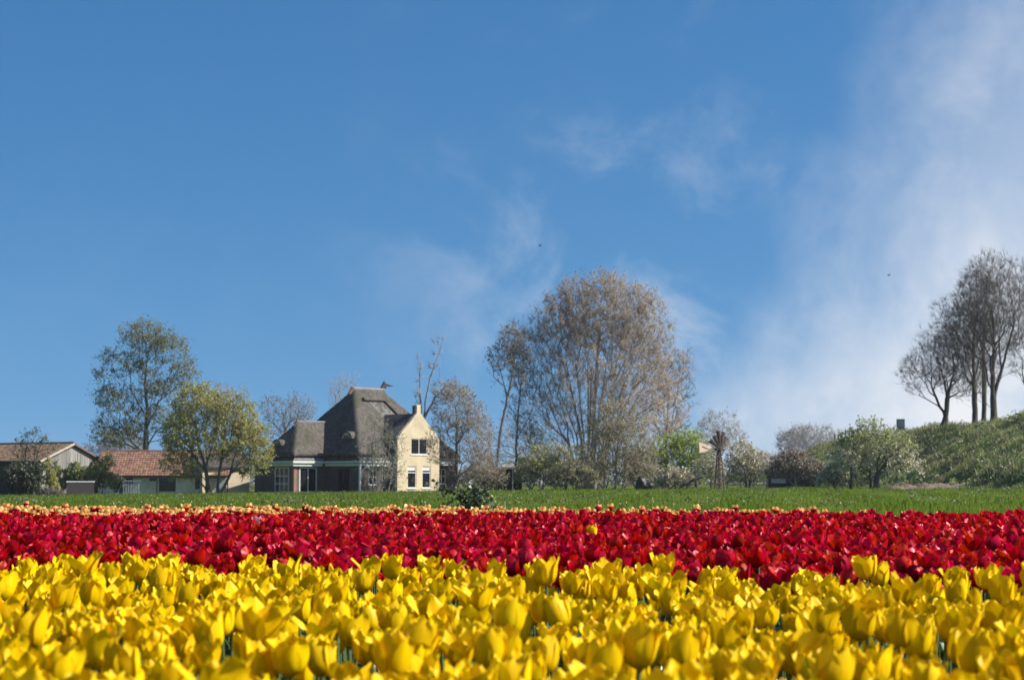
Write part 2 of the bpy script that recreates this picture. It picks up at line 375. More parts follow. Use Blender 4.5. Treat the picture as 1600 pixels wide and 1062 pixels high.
MT['tulip_leaf'] = leafy('tulip_leaves', (0.05, 0.105, 0.03), (0.11, 0.20, 0.04), island=0.25, tfac=0.35, gloss=0.06, rough=0.4)

# ------------------------------------------------------------------ ground, field and dike
rng = np.random.default_rng(7)

def grid_mesh(name, xs, ys, hfun, mat, smooth=True):
    X, Y = np.meshgrid(xs, ys); Z = hfun(X, Y)
    v = np.stack([X, Y, Z], -1).reshape(-1, 3); nx, ny = len(xs), len(ys)
    i = np.arange((nx - 1) * (ny - 1)); r, c = i // (nx - 1), i % (nx - 1); a = r * nx + c
    return mesh_np(name, v, [np.stack([a, a + 1, a + nx + 1, a + nx], -1)], [mat], smooth=smooth)

xs = np.unique(np.concatenate([np.linspace(-100, 100, 101), np.linspace(-3500, -100, 18), np.linspace(100, 3500, 18)]))
ys = np.unique(np.concatenate([np.linspace(-40, 330, 186), np.linspace(330, 5000, 26), np.linspace(-400, -40, 8)]))
tag(link('ground', grid_mesh('ground', xs, ys, lambda x, y: ground_h(x, y) - 0.01, MT['meadow'])), 'green meadow ground stretching to the farm and beyond', kind='structure')

TILT = 0.35
def bed_quad(name, s0, s1, zoff, mat):
    xs_ = np.linspace(-14, 14, 29); ss = np.linspace(s0, s1, 30)
    S, X = np.meshgrid(ss, xs_, indexing='ij'); Y = S - TILT * X
    Zn = zoff + 0.008 * np.sin(X * 7 + S * 3) * np.sin(S * 9)
    v = np.stack([X, Y, Zn], -1).reshape(-1, 3); nx = len(xs_)
    i = np.arange((nx - 1) * (len(ss) - 1)); r, c = i // (nx - 1), i % (nx - 1); a = r * nx + c
    return mesh_np(name, v, [np.stack([a, a + 1, a + nx + 1, a + nx], -1)], [mat], smooth=True)
tag(link('field_soil', bed_quad('field_soil', -4, 17.6, 0.012, MT['soil'])), kind='structure')

# dike: runs away from the camera on the right, its near flank facing the farm
DK_X, DK_H = 47.5, 6.75       # left edge of crest, height of the crest above the meadow
def dike_h(x, y):
    """height above the meadow"""
    wob = 0.5 * np.sin(y * 0.045) + 0.25 * np.sin(y * 0.17 + 1)
    cur = np.maximum(0, y - 276) ** 2 * 0.010           # curves away to the right
    left = DK_X + wob + cur
    h = DK_H - np.maximum(0, left - x) * 0.52
    right = left + 7.5
    h = np.minimum(h, DK_H - np.maximum(0, x - right) * 0.5)
    lump = 0.3 * np.sin(x * .55 + y * .21) * np.sin(y * .34 - x * .3 + 1) + 0.16 * np.sin(x * 1.3 + y * 0.7) * np.sin(y * 0.9 - x * 0.6) + 0.1 * np.sin(x * 2.9 + 2) * np.sin(y * 2.1)
    h = h + lump * np.clip(h, 0, 1)
    h = np.where(h < 1.2, 0.5 * (h - 0) + 0.3 * np.sqrt(np.maximum(h, 0) ** 2 + 0.05), h)
    return h
dxs = np.linspace(28, 84, 113); dys = np.concatenate([np.linspace(60, 300, 160), np.linspace(304, 380, 20)])
tag(link('dike', grid_mesh('dike', dxs, dys, lambda x, y: ground_h(x, y) - 0.35 + np.maximum(dike_h(x, y), -0.2), MT['dike_turf'])),
    'grassy dike rising along the right side', kind='structure')
def dike_z(x, y): return float(ground_h(x, y) - 0.35 + np.maximum(dike_h(np.float64(x), np.float64(y)), -0.2))

# strip of bare dug earth at the dike's foot
def earth_strip():
    n, mlen = 9, 60
    v = []
    r = np.random.default_rng(3)
    a0, a1 = P(1385, 752, 150), P(1700, 752, 146)
    for i in range(mlen):
        t = i / (mlen - 1)
        cx = a0.x + (a1.x - a0.x) * t; cy = a0.y + (a1.y - a0.y) * t
        for j in range(n):
            u = j / (n - 1) - 0.5
            prof = (0.5 * math.cos(u * math.pi)) * (0.75 + 0.35 * math.sin(i * 0.9) * math.sin(i * 0.37 + 1))
            prof *= min(1, i / 5.0)
            yy = cy + u * 3.6
            v.append((cx, yy, gh(cx, yy) - 0.03 + prof + (r.normal() * 0.07 if 0 < j < n - 1 else 0)))
    i = np.arange((n - 1) * (mlen - 1)); rr, c = i // (n - 1), i % (n - 1); a = rr * n + c
    return mesh_np('earth_bank', v, [np.stack([a, a + 1, a + n + 1, a + n], -1)], [MT['earth']])
tag(link('earth_bank', earth_strip()), 'low bank of bare brown earth at the foot of the dike', kind='structure')

# ------------------------------------------------------------------ buildings
def wall(mb, fn, a0, a1, z0, z1, t, openings=()):
    """wall slab between a0..a1, z0..z1 with rectangular openings; fn(a, depth, z): depth 0 is the outer face."""
    As = sorted({a0, a1, *[o[0] for o in openings], *[o[1] for o in openings]})
    Zs = sorted({z0, z1, *[o[2] for o in openings], *[o[3] for o in openings]})
    def solid(i, j):
        if not (0 <= i < len(As) - 1 and 0 <= j < len(Zs) - 1): return False
        am, zm = (As[i] + As[i + 1]) / 2, (Zs[j] + Zs[j + 1]) / 2
        return not any(o[0] < am < o[1] and o[2] < zm < o[3] for o in openings)
    for i in range(len(As) - 1):
        for j in range(len(Zs) - 1):
            if not solid(i, j): continue
            A, B, C, D = As[i], As[i + 1], Zs[j], Zs[j + 1]
            mb.poly([fn(A, 0, C), fn(B, 0, C), fn(B, 0, D), fn(A, 0, D)], [(0, 1, 2, 3)])
            mb.poly([fn(A, t, C), fn(B, t, C), fn(B, t, D), fn(A, t, D)], [(3, 2, 1, 0)])
            for (di, dj, p, q) in ((-1, 0, (A, C), (A, D)), (1, 0, (B, C), (B, D)), (0, -1, (A, C), (B, C)), (0, 1, (A, D), (B, D))):
                if not solid(i + di, j + dj):
                    mb.poly([fn(p[0], 0, p[1]), fn(q[0], 0, q[1]), fn(q[0], t, q[1]), fn(p[0], t, p[1])], [(0, 1, 2, 3)])

def window(root, fn, a0, a1, z0, z1, cols=1, rows=1, fw=0.08, frame='white', rec=0.10, sill=True, name='window', rowsplit=None):
    """a window (its frame) with a pane in every light, and a sill; recessed by rec in the wall"""
    def fbox(mb, A, B, d0, d1, C, D):
        mb.prism([(A, C), (B, C), (B, D), (A, D)], fn, d0, d1)
    mb = MB(); d0, d1 = rec - 0.05, rec + 0.05
    fbox(mb, a0, a0 + fw, d0, d1, z0, z1); fbox(mb, a1 - fw, a1, d0, d1, z0, z1)
    fbox(mb, a0 + fw, a1 - fw, d0, d1, z0, z0 + fw); fbox(mb, a0 + fw, a1 - fw, d0, d1, z1 - fw, z1)
    ca = np.linspace(a0 + fw, a1 - fw, cols + 1)
    ra = np.linspace(z0 + fw, z1 - fw, rows + 1) if rowsplit is None else [z0 + fw, z0 + (z1 - z0) * rowsplit, z1 - fw]
    hb = fw * 0.45
    for c in ca[1:-1]: fbox(mb, c - hb, c + hb, d0 + .005, d1 - .005, z0 + fw, z1 - fw)
    for z in ra[1:-1]: fbox(mb, a0 + fw, a1 - fw, d0 + .012, d1 - .012, z - hb, z + hb)
    w = mb.build(name, MT[frame], root)
    for i in range(len(ca) - 1):
        for j in range(len(ra) - 1):
            pm = MB(); fbox(pm, ca[i], ca[i + 1], rec + 0.015, rec + 0.03, ra[j], ra[j + 1]); pm.build('pane', MT['glass'], w)
    if sill:
        sm = MB(); fbox(sm, a0 - 0.08, a1 + 0.08, -0.07, rec - 0.06, z0 - 0.09, z0 - 0.002); sm.build('sill', MT['white'], w)
    return w

def hip_shell(x0, x1, y0, y1, ze, zr, inset_l, inset_r, k=0.12, n=64, thick=0.38, seed=0, floor=None):
    """Rounded, slightly sagging thatched hip roof as one closed shell."""
    r = np.random.default_rng(seed)
    gx, gy = np.linspace(x0, x1, n), np.linspace(y0, y1, n)
    X, Y = np.meshgrid(gx, gy)
    H = zr - ze; hw = (y1 - y0) / 2
    pl = [(X - x0) / inset_l * H, (x1 - X) / inset_r * H, (Y - y0) / hw * H, (y1 - Y) / hw * H]
    a = np.stack(pl); e = -np.log(np.sum(np.exp(-a / k), 0)) * k            # smooth minimum rounds the hips
    edge = np.minimum(np.minimum(X - x0, x1 - X), np.minimum(Y - y0, y1 - Y))
    Z = ze + np.maximum(e, -0.2) + 0.08
    Z += 0.05 * np.sin(X * 1.7 + seed) * np.sin(Y * 1.3) * np.clip(edge, 0, 1) + r.normal(0, 0.018, Z.shape)
    Z += 0.03 * np.clip(1 - edge / 0.5, 0, 1)                                # a slight kick at the eaves
    top = np.stack([X, Y, Z], -1).reshape(-1, 3)
    bot = top.copy(); bot[:, 2] -= thick
    i = np.arange((n - 1) ** 2); rr, c = i // (n - 1), i % (n - 1); q = rr * n + c
    f = np.stack([q, q + 1, q + n + 1, q + n], -1); fb = f[:, ::-1] + n * n
    bd = np.concatenate([np.arange(n), np.arange(1, n) * n + n - 1, (n - 1) * n + np.arange(n - 2, -1, -1), np.arange(n - 2, 0, -1) * n])
    nx = np.roll(bd, -1); fs = np.stack([bd, bd + n * n, nx + n * n, nx], -1)
    return mesh_np('roof', np.concatenate([top, bot]), [f, fb, fs], [MT['thatch']], smooth=True)

def tile_roof(name, parent, p00, p10, p11, p01, mat, tw=0.28, th=0.34, lift=0.05):
    """Roof slope covered in separate overlapping tiles (joined: each is only a few pixels)."""
    p00, p10, p11, p01 = map(Vector, (p00, p10, p11, p01))
    nrm = (p10 - p00).cross(p01 - p00).normalized()
    if nrm.z < 0: nrm = -nrm
    nc = max(2, int((p10 - p00).length / tw)); nr = max(2, int((p01 - p00).length / th))
    rr = np.random.default_rng(len(name) + nc); v, f = [], []
    def pt(u, w): return (p00 * (1 - u) + p10 * u) * (1 - w) + (p01 * (1 - u) + p11 * u) * w
    for j in range(nr):
        for i in range(nc):
            u0, u1 = i / nc, (i + 0.97) / nc; w0, w1 = j / nr, (j + 1.12) / nr
            h = lift + rr.normal() * 0.008; o = len(v)
            um = u0 + (u1 - u0) * 0.62
            for (u, w, q) in ((u0, w0, h), (um, w0, h + lift * .7), (u1, w0, h), (u1, w1, h - lift), (um, w1, h - lift * .4), (u0, w1, h - lift)):
                v.append(pt(u, min(w, 1.02)) + nrm * q)
            for (u, w) in ((u0, w0), (um, w0), (u1, w0)): v.append(pt(u, w) + nrm * (-0.01))
            f += [(o, o + 1, o + 4, o + 5), (o + 1, o + 2, o + 3, o + 4), (o, o + 6, o + 7, o + 1), (o + 1, o + 7, o + 8, o + 2)]
    me = mesh_np(name, np.array([tuple(p) for p in v]), [np.array(f)], [mat])
    o = link(name, me, parent); o['kind'] = 'stuff'
    return o

# ---- thatched farmhouse, near corner towards the camera
c0 = P(562, 769, 190)
HZ = gh(c0.x, c0.y) - 0.05
house = empty('thatched_farmhouse', (c0.x, c0.y, HZ), R(45), 'large farmhouse with steep grey thatched roof and cream bell gable', 'house')
L = 14.4
front = lambda a, dp, z, c=0.45: (a, c + dp, z)          # faces local -y (right-front, sunlit)
left = lambda a, dp, z, c=0.45: (c + dp, a, z)           # faces local -x (left-front, in shade)
mb = MB()
wall(mb, front, 0.45, 13.95, -0.3, 3.4, 0.3, [(1.6, 2.7, 0.8, 2.4), (11.2, 12.4, 0.9, 2.5)])
wall(mb, left, 0.75, 13.65, -0.3, 3.4, 0.3, [(2.2, 4.1, 0.02, 2.45)])
wall(mb, lambda a, dp, z: (a, 13.95 - dp, z), 0.45, 13.95, -0.3, 3.4, 0.3)
wall(mb, lambda a, dp, z: (13.95 - dp, a, z), 0.75, 13.65, -0.3, 3.4, 0.3)
mb.build('wall', MT['dark_brick'], house)
window(house, front, 1.6, 2.7, 0.8, 2.4, 2, 2)
window(house, front, 11.2, 12.4, 0.9, 2.5, 2, 2)
dr = window(house, left, 2.2, 4.1, 0.02, 2.45, 2, 1, frame='dark_wood', sill=False, name='door')
link('roof', hip_shell(0.15, 14.25, 0.15, 14.25, 3.95, 11.1, 5.1, 5.1, seed=1), house)
roof = house.children[-1]
mb = MB()                                                 # tile skirt under the thatch, on all four sides
for (p, q) in (((-0.12, -0.12), (14.5, -0.12)),):
    pass
def skirt(name, par, x0, x1, y0, y1, z0=3.28, z1=3.8, inn=0.55, out=0.0):
    b = MB()
    o = [(x0 - out, y0 - out), (x1 + out, y0 - out), (x1 + out, y1 + out), (x0 - out, y1 + out)]
    i_ = [(x0 + inn, y0 + inn), (x1 - inn, y0 + inn), (x1 - inn, y1 - inn), (x0 + inn, y1 - inn)]
    pts = [(x, y, z0) for x, y in o] + [(x, y, z1) for x, y in i_] + [(x, y, z0 - .06) for x, y in o] + [(x, y, z0 - .06) for x, y in i_]
    b.poly(pts, [(k, (k + 1) % 4, 4 + (k + 1) % 4, 4 + k) for k in range(4)] + [(k, 8 + k, 8 + (k + 1) % 4, (k + 1) % 4) for k in range(4)] + [(8 + k, 12 + k, 12 + (k + 1) % 4, 8 + (k + 1) % 4) for k in range(4)])
    return b.build(name, MT['dark_tile'], par)
skirt('eaves_board', house, 0, L, 0, L)
tile_roof('eaves_tiles', house, (0, 0, 3.3), (0, L, 3.3), (.5, L - .5, 3.78), (.5, .5, 3.78), MT['dark_tile'], 0.3, 0.26)  # same tile row, darker here: the shaded side is put into the colour
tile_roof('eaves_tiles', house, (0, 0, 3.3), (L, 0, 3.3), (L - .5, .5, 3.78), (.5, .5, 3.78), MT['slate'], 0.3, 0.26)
for g_ in ((-0.16, -0.01, -0.16, 5.7), (-0.009, 4.2, -0.16, -0.01), (10.6, L + .1, -0.16, -0.01), (-0.16, -0.01, 11.9, L)):
    MB().box(*g_, 3.04, 3.24).build('gutter', MT['pale_green'], house)
mb = MB()
mb.box(-0.02, .40, -.005, 5.6, 2.72, 2.985); mb.box(.42, 4.2, -.005, .40, 2.72, 2.985)
mb.build('frieze', MT['pale_green'], house)
mb = MB()                                                 # corner post with its curved brace
mb.box(-0.02, 0.16, -0.02, 0.16, -0.3, 2.71)
arc = [(0.16 + 1.25 * (1 - math.cos(t)), 1.45 + 1.25 * math.sin(t)) for t in np.linspace(0, math.pi / 2, 8)]
for (a, b) in zip(arc[:-1], arc[1:]): mb.bar((a[0], 0.07, a[1]), (b[0], 0.07, b[1]), 0.07)
mb.build('corner_post', MT['white'], house)
mb = MB(); mb.bar((5.0, 7.2, 11.02), (9.4, 7.2, 11.02), 0.24, n=10); mb.build('ridge_cap', MT['slate'], roof)
mb = MB(); mb.bar((4.55, 7.2, 10.45), (5.08, 7.2, 11.06), 0.16, 0.26, n=8); mb.build('hip_cap', MT['ridge_tile'], roof)
mb = MB()                                                 # slanting ridge board and its iron vane at the far end of the ridge
mb.poly([(9.0, 7.1, 11.3), (9.5, 7.1, 12.0), (9.75, 7.1, 11.2), (9.0, 7.3, 11.3), (9.5, 7.3, 12.0), (9.75, 7.3, 11.2)], [(0, 1, 2), (5, 4, 3), (0, 3, 4, 1), (1, 4, 5, 2), (2, 5, 3, 0)])
mb.poly([(9.5, 7.16, 11.85), (10.9, 7.16, 11.5), (9.75, 7.16, 11.42), (9.5, 7.24, 11.85), (10.9, 7.24, 11.5), (9.75, 7.24, 11.42)], [(0, 1, 2), (5, 4, 3), (0, 3, 4, 1), (1, 4, 5, 2), (2, 5, 3, 0)])
mb.build('ridge_board', MT['dark_wood'], roof)
# slate panel let into the thatch of the sunny slope, under a thick dark lip
def onroof(u, v, off=0.0):
    sl = 7.15 / 7.05; z = 3.95 + (v - 0.15) * sl
    n_ = Vector((0, -sl, 1)).normalized()
    return Vector((u, v, z)) + n_ * off
def slab(mb, u0, u1, v0, v1, h0, h1, su=0.0):
    c = [(u0 + su, v0), (u1 + su, v0), (u1, v1), (u0, v1)]
    pts = [onroof(u, v, h0) for u, v in c] + [onroof(u, v, h1) for u, v in c]
    mb.poly(pts, [(0, 3, 2, 1), (4, 5, 6, 7), (0, 1, 5, 4), (1, 2, 6, 5), (2, 3, 7, 6), (3, 0, 4, 7)])
mb = MB(); slab(mb, 5.9, 8.3, 3.3, 6.0, -0.1, 0.06, su=0.8); mb.build('slate_panel', MT['panel_tile'], roof)
mb = MB(); slab(mb, 5.3, 8.6, 5.7, 6.05, -0.1, 0.34); slab(mb, 8.1, 8.6, 3.6, 5.7, -0.1, 0.30, su=1.0)
mb.build('thatch_lip', MT['thatch'], roof, bevel=0.04)
# eyebrow light in the shaded slope
def eyebrow(par, u, v, z, wv, hv, depth):
    b = MB(); n = 10
    for k in range(n):
        t0, t1 = math.pi * k / n, math.pi * (k + 1) / n
        p = lambda t, s, d: (u + d, v + math.cos(t) * wv * s, z + math.sin(t) * hv * s)
        b.poly([p(t0, 1, 0), p(t1, 1, 0), p(t1, 1, depth), p(t0, 1, depth), p(t0, .8, 0), p(t1, .8, 0)], [(0, 1, 2, 3), (4, 5, 1, 0)])
    e = b.build('eyebrow_dormer', MT['thatch'], par, smooth=False)
    b = MB(); pts = [(u + 0.1, v + math.cos(t) * wv * .8, z + math.sin(t) * hv * .8) for t in np.linspace(0, math.pi, 12)]
    b.poly(pts, [tuple(range(12))]); b.build('sunlit_infill', MT['offwhite'], e)  # pale colour stands in for sun caught by the hood
    b = MB(); b.box(u + 0.05, u + 0.09, v - wv * .5, v + wv * .5, z + 0.02, z + hv * .42); b.build('pane', MT['glass'], e)
eyebrow(roof, 0.95, 3.4, 5.6, 0.95, 0.75, 1.8)

# side wing running out to the left
wx0, wx1, wy0, wy1 = -4.0, 0.44, 5.8, 11.8
mb = MB()
wl_f = lambda a, dp, z: (a, wy0 + 0.35 + dp, z)
wl_e = lambda a, dp, z: (wx0 + 0.35 + dp, a, z)
wall(mb, wl_f, wx0 + 0.35, wx1, -0.3, 3.4, 0.3, [(-2.95, -0.65, 0.0, 2.6)])
wall(mb, wl_e, wy0 + 0.65, wy1 - 0.35, -0.3, 3.4, 0.3, [(6.95, 9.35, 0.0, 2.6)])
wall(mb, lambda a, dp, z: (a, wy1 - 0.35 - dp, z), wx0 + 0.35, wx1, -0.3, 3.4, 0.3)
mb.build('wing_wall', MT['dark_brick'], house)
mb = MB(); mb.box(wx0 + .36, wx1, wy1 - .348, wy1 + 1.0, -.3, 3.1); mb.box(wx0 + .25, wx1, wy1 + .012, wy1 + 1.12, 3.102, 3.28); mb.build('rear_lean_to', MT['dark_brick'], house)
mb = MB(); mb.box(wx0 + .32, wx0 + .70, wy0 + .32, wy0 + .70, -0.28, 2.7); mb.build('corner_pier', MT['red_brick'], house)
window(house, wl_f, -2.95, -0.65, 0.0, 2.6, 2, 1, fw=0.11, sill=False, name='garden_door', rec=0.03)
window(house, wl_e, 6.95, 9.35, 0.0, 2.6, 3, 3, fw=0.11, sill=False, rec=0.03)
wr_ = link('wing_roof', hip_shell(wx0 + .1, 6.0, wy0 + .1, wy1 - .1, 3.9, 7.45, 2.8, 0.2, seed=5, n=48), house)
skirt('wing_eaves_board', house, wx0, 0.9, wy0, wy1, inn=0.5)
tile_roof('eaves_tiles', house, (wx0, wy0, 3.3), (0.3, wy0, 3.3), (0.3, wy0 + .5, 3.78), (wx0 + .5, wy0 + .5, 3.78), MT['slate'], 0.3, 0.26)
tile_roof('eaves_tiles', house, (wx0, wy0, 3.3), (wx0, wy1, 3.3), (wx0 + .5, wy1 - .5, 3.78), (wx0 + .5, wy0 + .5, 3.78), MT['dark_tile'], 0.3, 0.26)  # shade of the wing end painted in with the darker tile
mb = MB(); mb.box(wx0 - .16, wx0 - .01, wy0 - .16, wy1, 3.02, 3.26); mb.box(wx0 - .01, -0.17, wy0 - .16, wy0 - .01, 3.02, 3.26); mb.build('wing_gutter', MT['pale_green'], house)
mb = MB(); mb.box(wx0 - .02, wx0 + .33, wy0 + .01, wy1, 2.72, 2.985); mb.box(wx0 + .34, -0.17, wy0 + .01, wy0 + .33, 2.72, 2.985); mb.build('wing_frieze', MT['pale_green'], house)
mb = MB(); mb.bar((-1.2, 8.8, 7.4), (3.2, 8.8, 7.4), 0.17, n=8); mb.build('ridge_cap', MT['slate'], wr_)
mb = MB(); mb.bar((-1.6, 8.8, 6.85), (-1.15, 8.8, 7.42), 0.12, 0.2, n=8); mb.build('hip_cap', MT['ridge_tile'], wr_)
eyebrow(wr_, -3.55, 9.3, 4.9, 0.8, 0.62, 1.0)

# cream bell gable standing forward of the front wall
gx, gv = 7.35, -0.8
prof_r = [(2.95, -0.3), (2.95, 5.65), (2.72, 5.85), (2.42, 6.2), (1.95, 6.65), (1.55, 7.0), (1.15, 7.35), (0.85, 7.7), (0.52, 8.05), (0.28, 8.28), (0.25, 8.98), (0.30, 8.99), (0.30, 9.14)]
gfn = lambda a, dp, z: (gx + a, gv + dp, z)
def gable_facade():
    b = MB()
    ops = [(-1.05, 1.25, 3.95, 5.6), (-1.55, -0.3, 0.45, 2.75), (0.5, 1.75, 0.45, 2.75)]
    wall(b, gfn, -2.95, 2.95, -0.3, 5.65, 0.35, ops)
    up = prof_r[1:]
    poly = [(-a, z) for a, z in reversed(up)] + up
    # upper bell part as a strip of quads down the two mirrored edges
    for (a, z), (a2, z2) in zip(up[:-1], up[1:]):
        b.poly([gfn(-a, 0, z), gfn(a, 0, z), gfn(a2, 0, z2), gfn(-a2, 0, z2)], [(0, 1, 2, 3)])
        b.poly([gfn(-a, .35, z), gfn(a, .35, z), gfn(a2, .35, z2), gfn(-a2, .35, z2)], [(3, 2, 1, 0)])
        for s in (-1, 1):
            b.poly([gfn(s * a, 0, z), gfn(s * a, .35, z), gfn(s * a2, .35, z2), gfn(s * a2, 0, z2)], [(0, 1, 2, 3)])
    a, z = up[-1]; b.poly([gfn(-a, 0, z), gfn(a, 0, z), gfn(a, .35, z), gfn(-a, .35, z)], [(0, 1, 2, 3)])
    return b.build('gable_wall', MT['cream'], house)
gab = gable_facade()
for g_ in (-2.95, 2.65): MB().box(gx + g_, gx + g_ + .3, gv + 0.352, 0.44, -0.3, 5.5).build('gable_side_wall', MT['dark_brick'], house)
window(house, gfn, -1.05, 1.25, 3.95, 5.6, 2, 1, fw=0.075)
window(house, gfn, -1.55, -0.3, 0.45, 2.75, 1, 1, fw=0.10, rowsplit=0.7)
window(house, gfn, 0.5, 1.75, 0.45, 2.75, 1, 1, fw=0.10, rowsplit=0.7)
for a_ in (-1.45, 0.6):                                    # pale roller blinds in the lower lights
    MB().prism([(a_, 2.28), (a_ + 1.05, 2.28), (a_ + 1.05, 2.64), (a_, 2.64)], gfn, .105, .112).build('roller_blind', MT['white'], house)
mb = MB()
for s in (-1, 1):
    up = prof_r[1:10]
    for (a, z), (a2, z2) in zip(up[:-1], up[1:]):
        e = 0.10
        mb.poly([gfn(s * (a + e), .352, z - .05), gfn(s * (a2 + e), .352, z2 - .05), gfn(s * (a2 + e), 7.0, z2 - .05), gfn(s * (a + e), 7.0, z - .05),
                 gfn(s * (a - .1), .352, z - .2), gfn(s * (a2 - .1), .352, z2 - .2), gfn(s * (a2 - .1), 7.0, z2 - .2), gfn(s * (a - .1), 7.0, z - .2)],
                [(0, 1, 2, 3), (7, 6, 5, 4), (0, 4, 5, 1), (3, 2, 6, 7)])
mb.build('gable_roof', MT['dark_tile'], house)
mb = MB(); mb.box(gx - .30, gx + .20, gv + .353, gv + .70, 7.6, 9.08); mb.build('chimney', MT['dark_brick'], house, bevel=0.02)
mb = MB(); mb.box(10.85, 12.2, -0.9, -0.1, 2.85, 2.95); mb.build('door_canopy', MT['white'], house)

# ---- long low outbuilding with red tiles
def gabled(root, W, D, ze, zr, wallmat, tilemat, front_ops=(), end_ops=(), ov=0.3):
    """plain building: front wall along x at y=0, ridge along x at mid depth"""
    b = MB()
    fn_f = lambda a, dp, z: (a, dp, z); fn_b = lambda a, dp, z: (a, D - dp, z)
    fn_l = lambda a, dp, z: (dp, a, z); fn_r = lambda a, dp, z: (W - dp, a, z)
    wall(b, fn_f, 0, W, -0.3, ze, 0.25, front_ops); wall(b, fn_b, 0, W, -0.3, ze, 0.25)
    for fn in (fn_l, fn_r):
        wall(b, fn, 0.25, D - 0.25, -0.3, ze, 0.25)
        b.prism([(0.0, ze), (D, ze), (D / 2, zr - 0.06)], fn, 0, 0.25)
    b.build('wall', wallmat, root)
    sl = (zr - ze) / (D / 2); e = ov
    ro = MB()
    ro.prism([(-e, ze - e * sl + .02), (D / 2, zr), (D + e, ze - e * sl + .02), (D + e, ze - e * sl + .12), (D / 2, zr + .1), (-e, ze - e * sl + .12)], lambda a, dp, z: (dp, a, z), -e, W + e)
    rf = ro.build('roof', MT['dark_wood'], root)
    tile_roof('roof_tiles', rf, (-e, -e, ze - e * sl + .13), (W + e, -e, ze - e * sl + .13), (W + e, D / 2, zr + .11), (-e, D / 2, zr + .11), tilemat)
    tile_roof('roof_tiles', rf, (W + e, D + e, ze - e * sl + .13), (-e, D + e, ze - e * sl + .13), (-e, D / 2, zr + .11), (W + e, D / 2, zr + .11), tilemat)
    rc = MB(); n = int((W + 2 * e) / 0.4)
    for k in range(n): rc.bar((-e + k * 0.4, D / 2, zr + .13), (-e + k * 0.4 + .39, D / 2, zr + .15), 0.12, 0.10, n=8)
    rc.build('ridge_tiles', MT['ridge_tile'], rf)
    return fn_f

b0 = P(153, 773, 196)
shed = empty('long_outbuilding', (b0.x, b0.y, gh(b0.x, b0.y)), R(3), 'long low outbuilding with red tiled roof and whitewashed wall', 'outbuilding')
ops = [(2.0, 3.6, 0.9, 1.7), (5.35, 6.0, 1.35, 1.85), (6.35, 8.1, 0.25, 1.8), (10.1, 11.3, 0.5, 1.6)]
ff = gabled(shed, 13.4, 7.0, 1.98, 4.45, MT['offwhite'], MT['red_tile'], ops)
window(shed, ff, *ops[0], 2, 1, frame='dark_wood', sill=False); window(shed, ff, *ops[1], 1, 1, frame='dark_wood', sill=False)
window(shed, ff, *ops[2], 2, 2, frame='dark_wood', sill=False); window(shed, ff, *ops[3], 2, 1, frame='dark_wood', sill=False)
mb = MB(); mb.box(-.3, 13.7, -0.42, -0.30, 1.66, 1.76); mb.build('gutter', MT['dark_wood'], shed)
mb = MB(); mb.bar((6.15, -0.1, -0.1), (6.15, -0.1, 1.7), 0.05); mb.bar((6.15, -0.1, 1.7), (6.15, -0.34, 1.72), 0.05); mb.build('downpipe', MT['dark_wood'], shed)

a0 = P(316, 772, 196)
annex = empty('cream_annex', (a0.x, a0.y, gh(a0.x, a0.y)), R(30), 'small cream annex wall half hidden behind the yellow green tree', 'outbuilding')
ops = [(1.6, 2.9, 0.1, 1.9), (4.05, 4.85, 1.95, 2.35)]
ff = gabled(annex, 5.3, 5.0, 2.75, 4.1, MT['cream'], MT['dark_tile'], ops)
window(annex, ff, *ops[0], 2, 1, frame='dark_wood', sill=False); window(annex, ff, *ops[1], 1, 1, frame='dark_wood', sill=False)

# ---- wooden barn at the left edge
b1 = P(62, 774, 193)
barn = empty('timber_barn', (b1.x, b1.y, gh(b1.x, b1.y)), R(58), 'old barn with grey boarded gable and mossy orange tile roof', 'barn')
W, D, ze, zr = 9.0, 11.0, 3.5, 5.3
mb = MB()
mb.box(0.05, .2, 0.1, D, -.3, ze - .1); mb.box(W - .2, W - .05, 0.1, D, -.3, ze - .1); mb.box(0.2, W - .2, D - .2, D - .05, -.3, ze - .1)
mb.prism([(0.2, -.3), (W - .2, -.3), (W - .2, ze), (W / 2, zr - .15), (0.2, ze)], lambda a, dp, z: (a, dp, z), 0.08, 0.2)
mb.build('wall', MT['dark_wood'], barn)
mb = MB(); r_ = random.Random(4); x = 0.0
while x < W - .05:
    w_ = min(r_.uniform(0.17, 0.26), W - x); xm = x + w_ / 2
    top = ze + (zr - ze) * (1 - abs(xm - W / 2) / (W / 2)) - 0.12
    z0 = r_.uniform(-.1, 0.05)
    mb.box(x, x + w_ - 0.018, r_.uniform(0.0, 0.02), 0.075, z0, top); x += w_
o = mb.build('gable_boards', MT['grey_wood'], barn); o['kind'] = 'stuff'
rb = MB(); sl = (zr - ze) / (W / 2); e = 0.3
rb.prism([(-e, ze - e * sl), (W / 2, zr), (W + e, ze - e * sl), (W + e, ze - e * sl + .1), (W / 2, zr + .1), (-e, ze - e * sl + .1)], lambda a, dp, z: (a, dp, z), -e, D + e)
rf = rb.build('roof', MT['dark_wood'], barn)
tile_roof('roof_tiles', rf, (-e, -e, ze - e * sl + .11), (-e, D + e, ze - e * sl + .11), (W / 2, D + e, zr + .11), (W / 2, -e, zr + .11), MT['orange_tile'], lift=.02)
tile_roof('roof_tiles', rf, (W + e, -e, ze - e * sl + .11), (W + e, D + e, ze - e * sl + .11), (W / 2, D + e, zr + .11), (W / 2, -e, zr + .11), MT['orange_tile'], lift=.02)
rc = MB()
for k in range(28): rc.bar((W / 2, -e + k * .41, zr + .14), (W / 2, -e + k * .41 + .4, zr + .16), 0.12, 0.1, n=8)
rc.build('ridge_tiles', MT['ridge_tile'], rf)
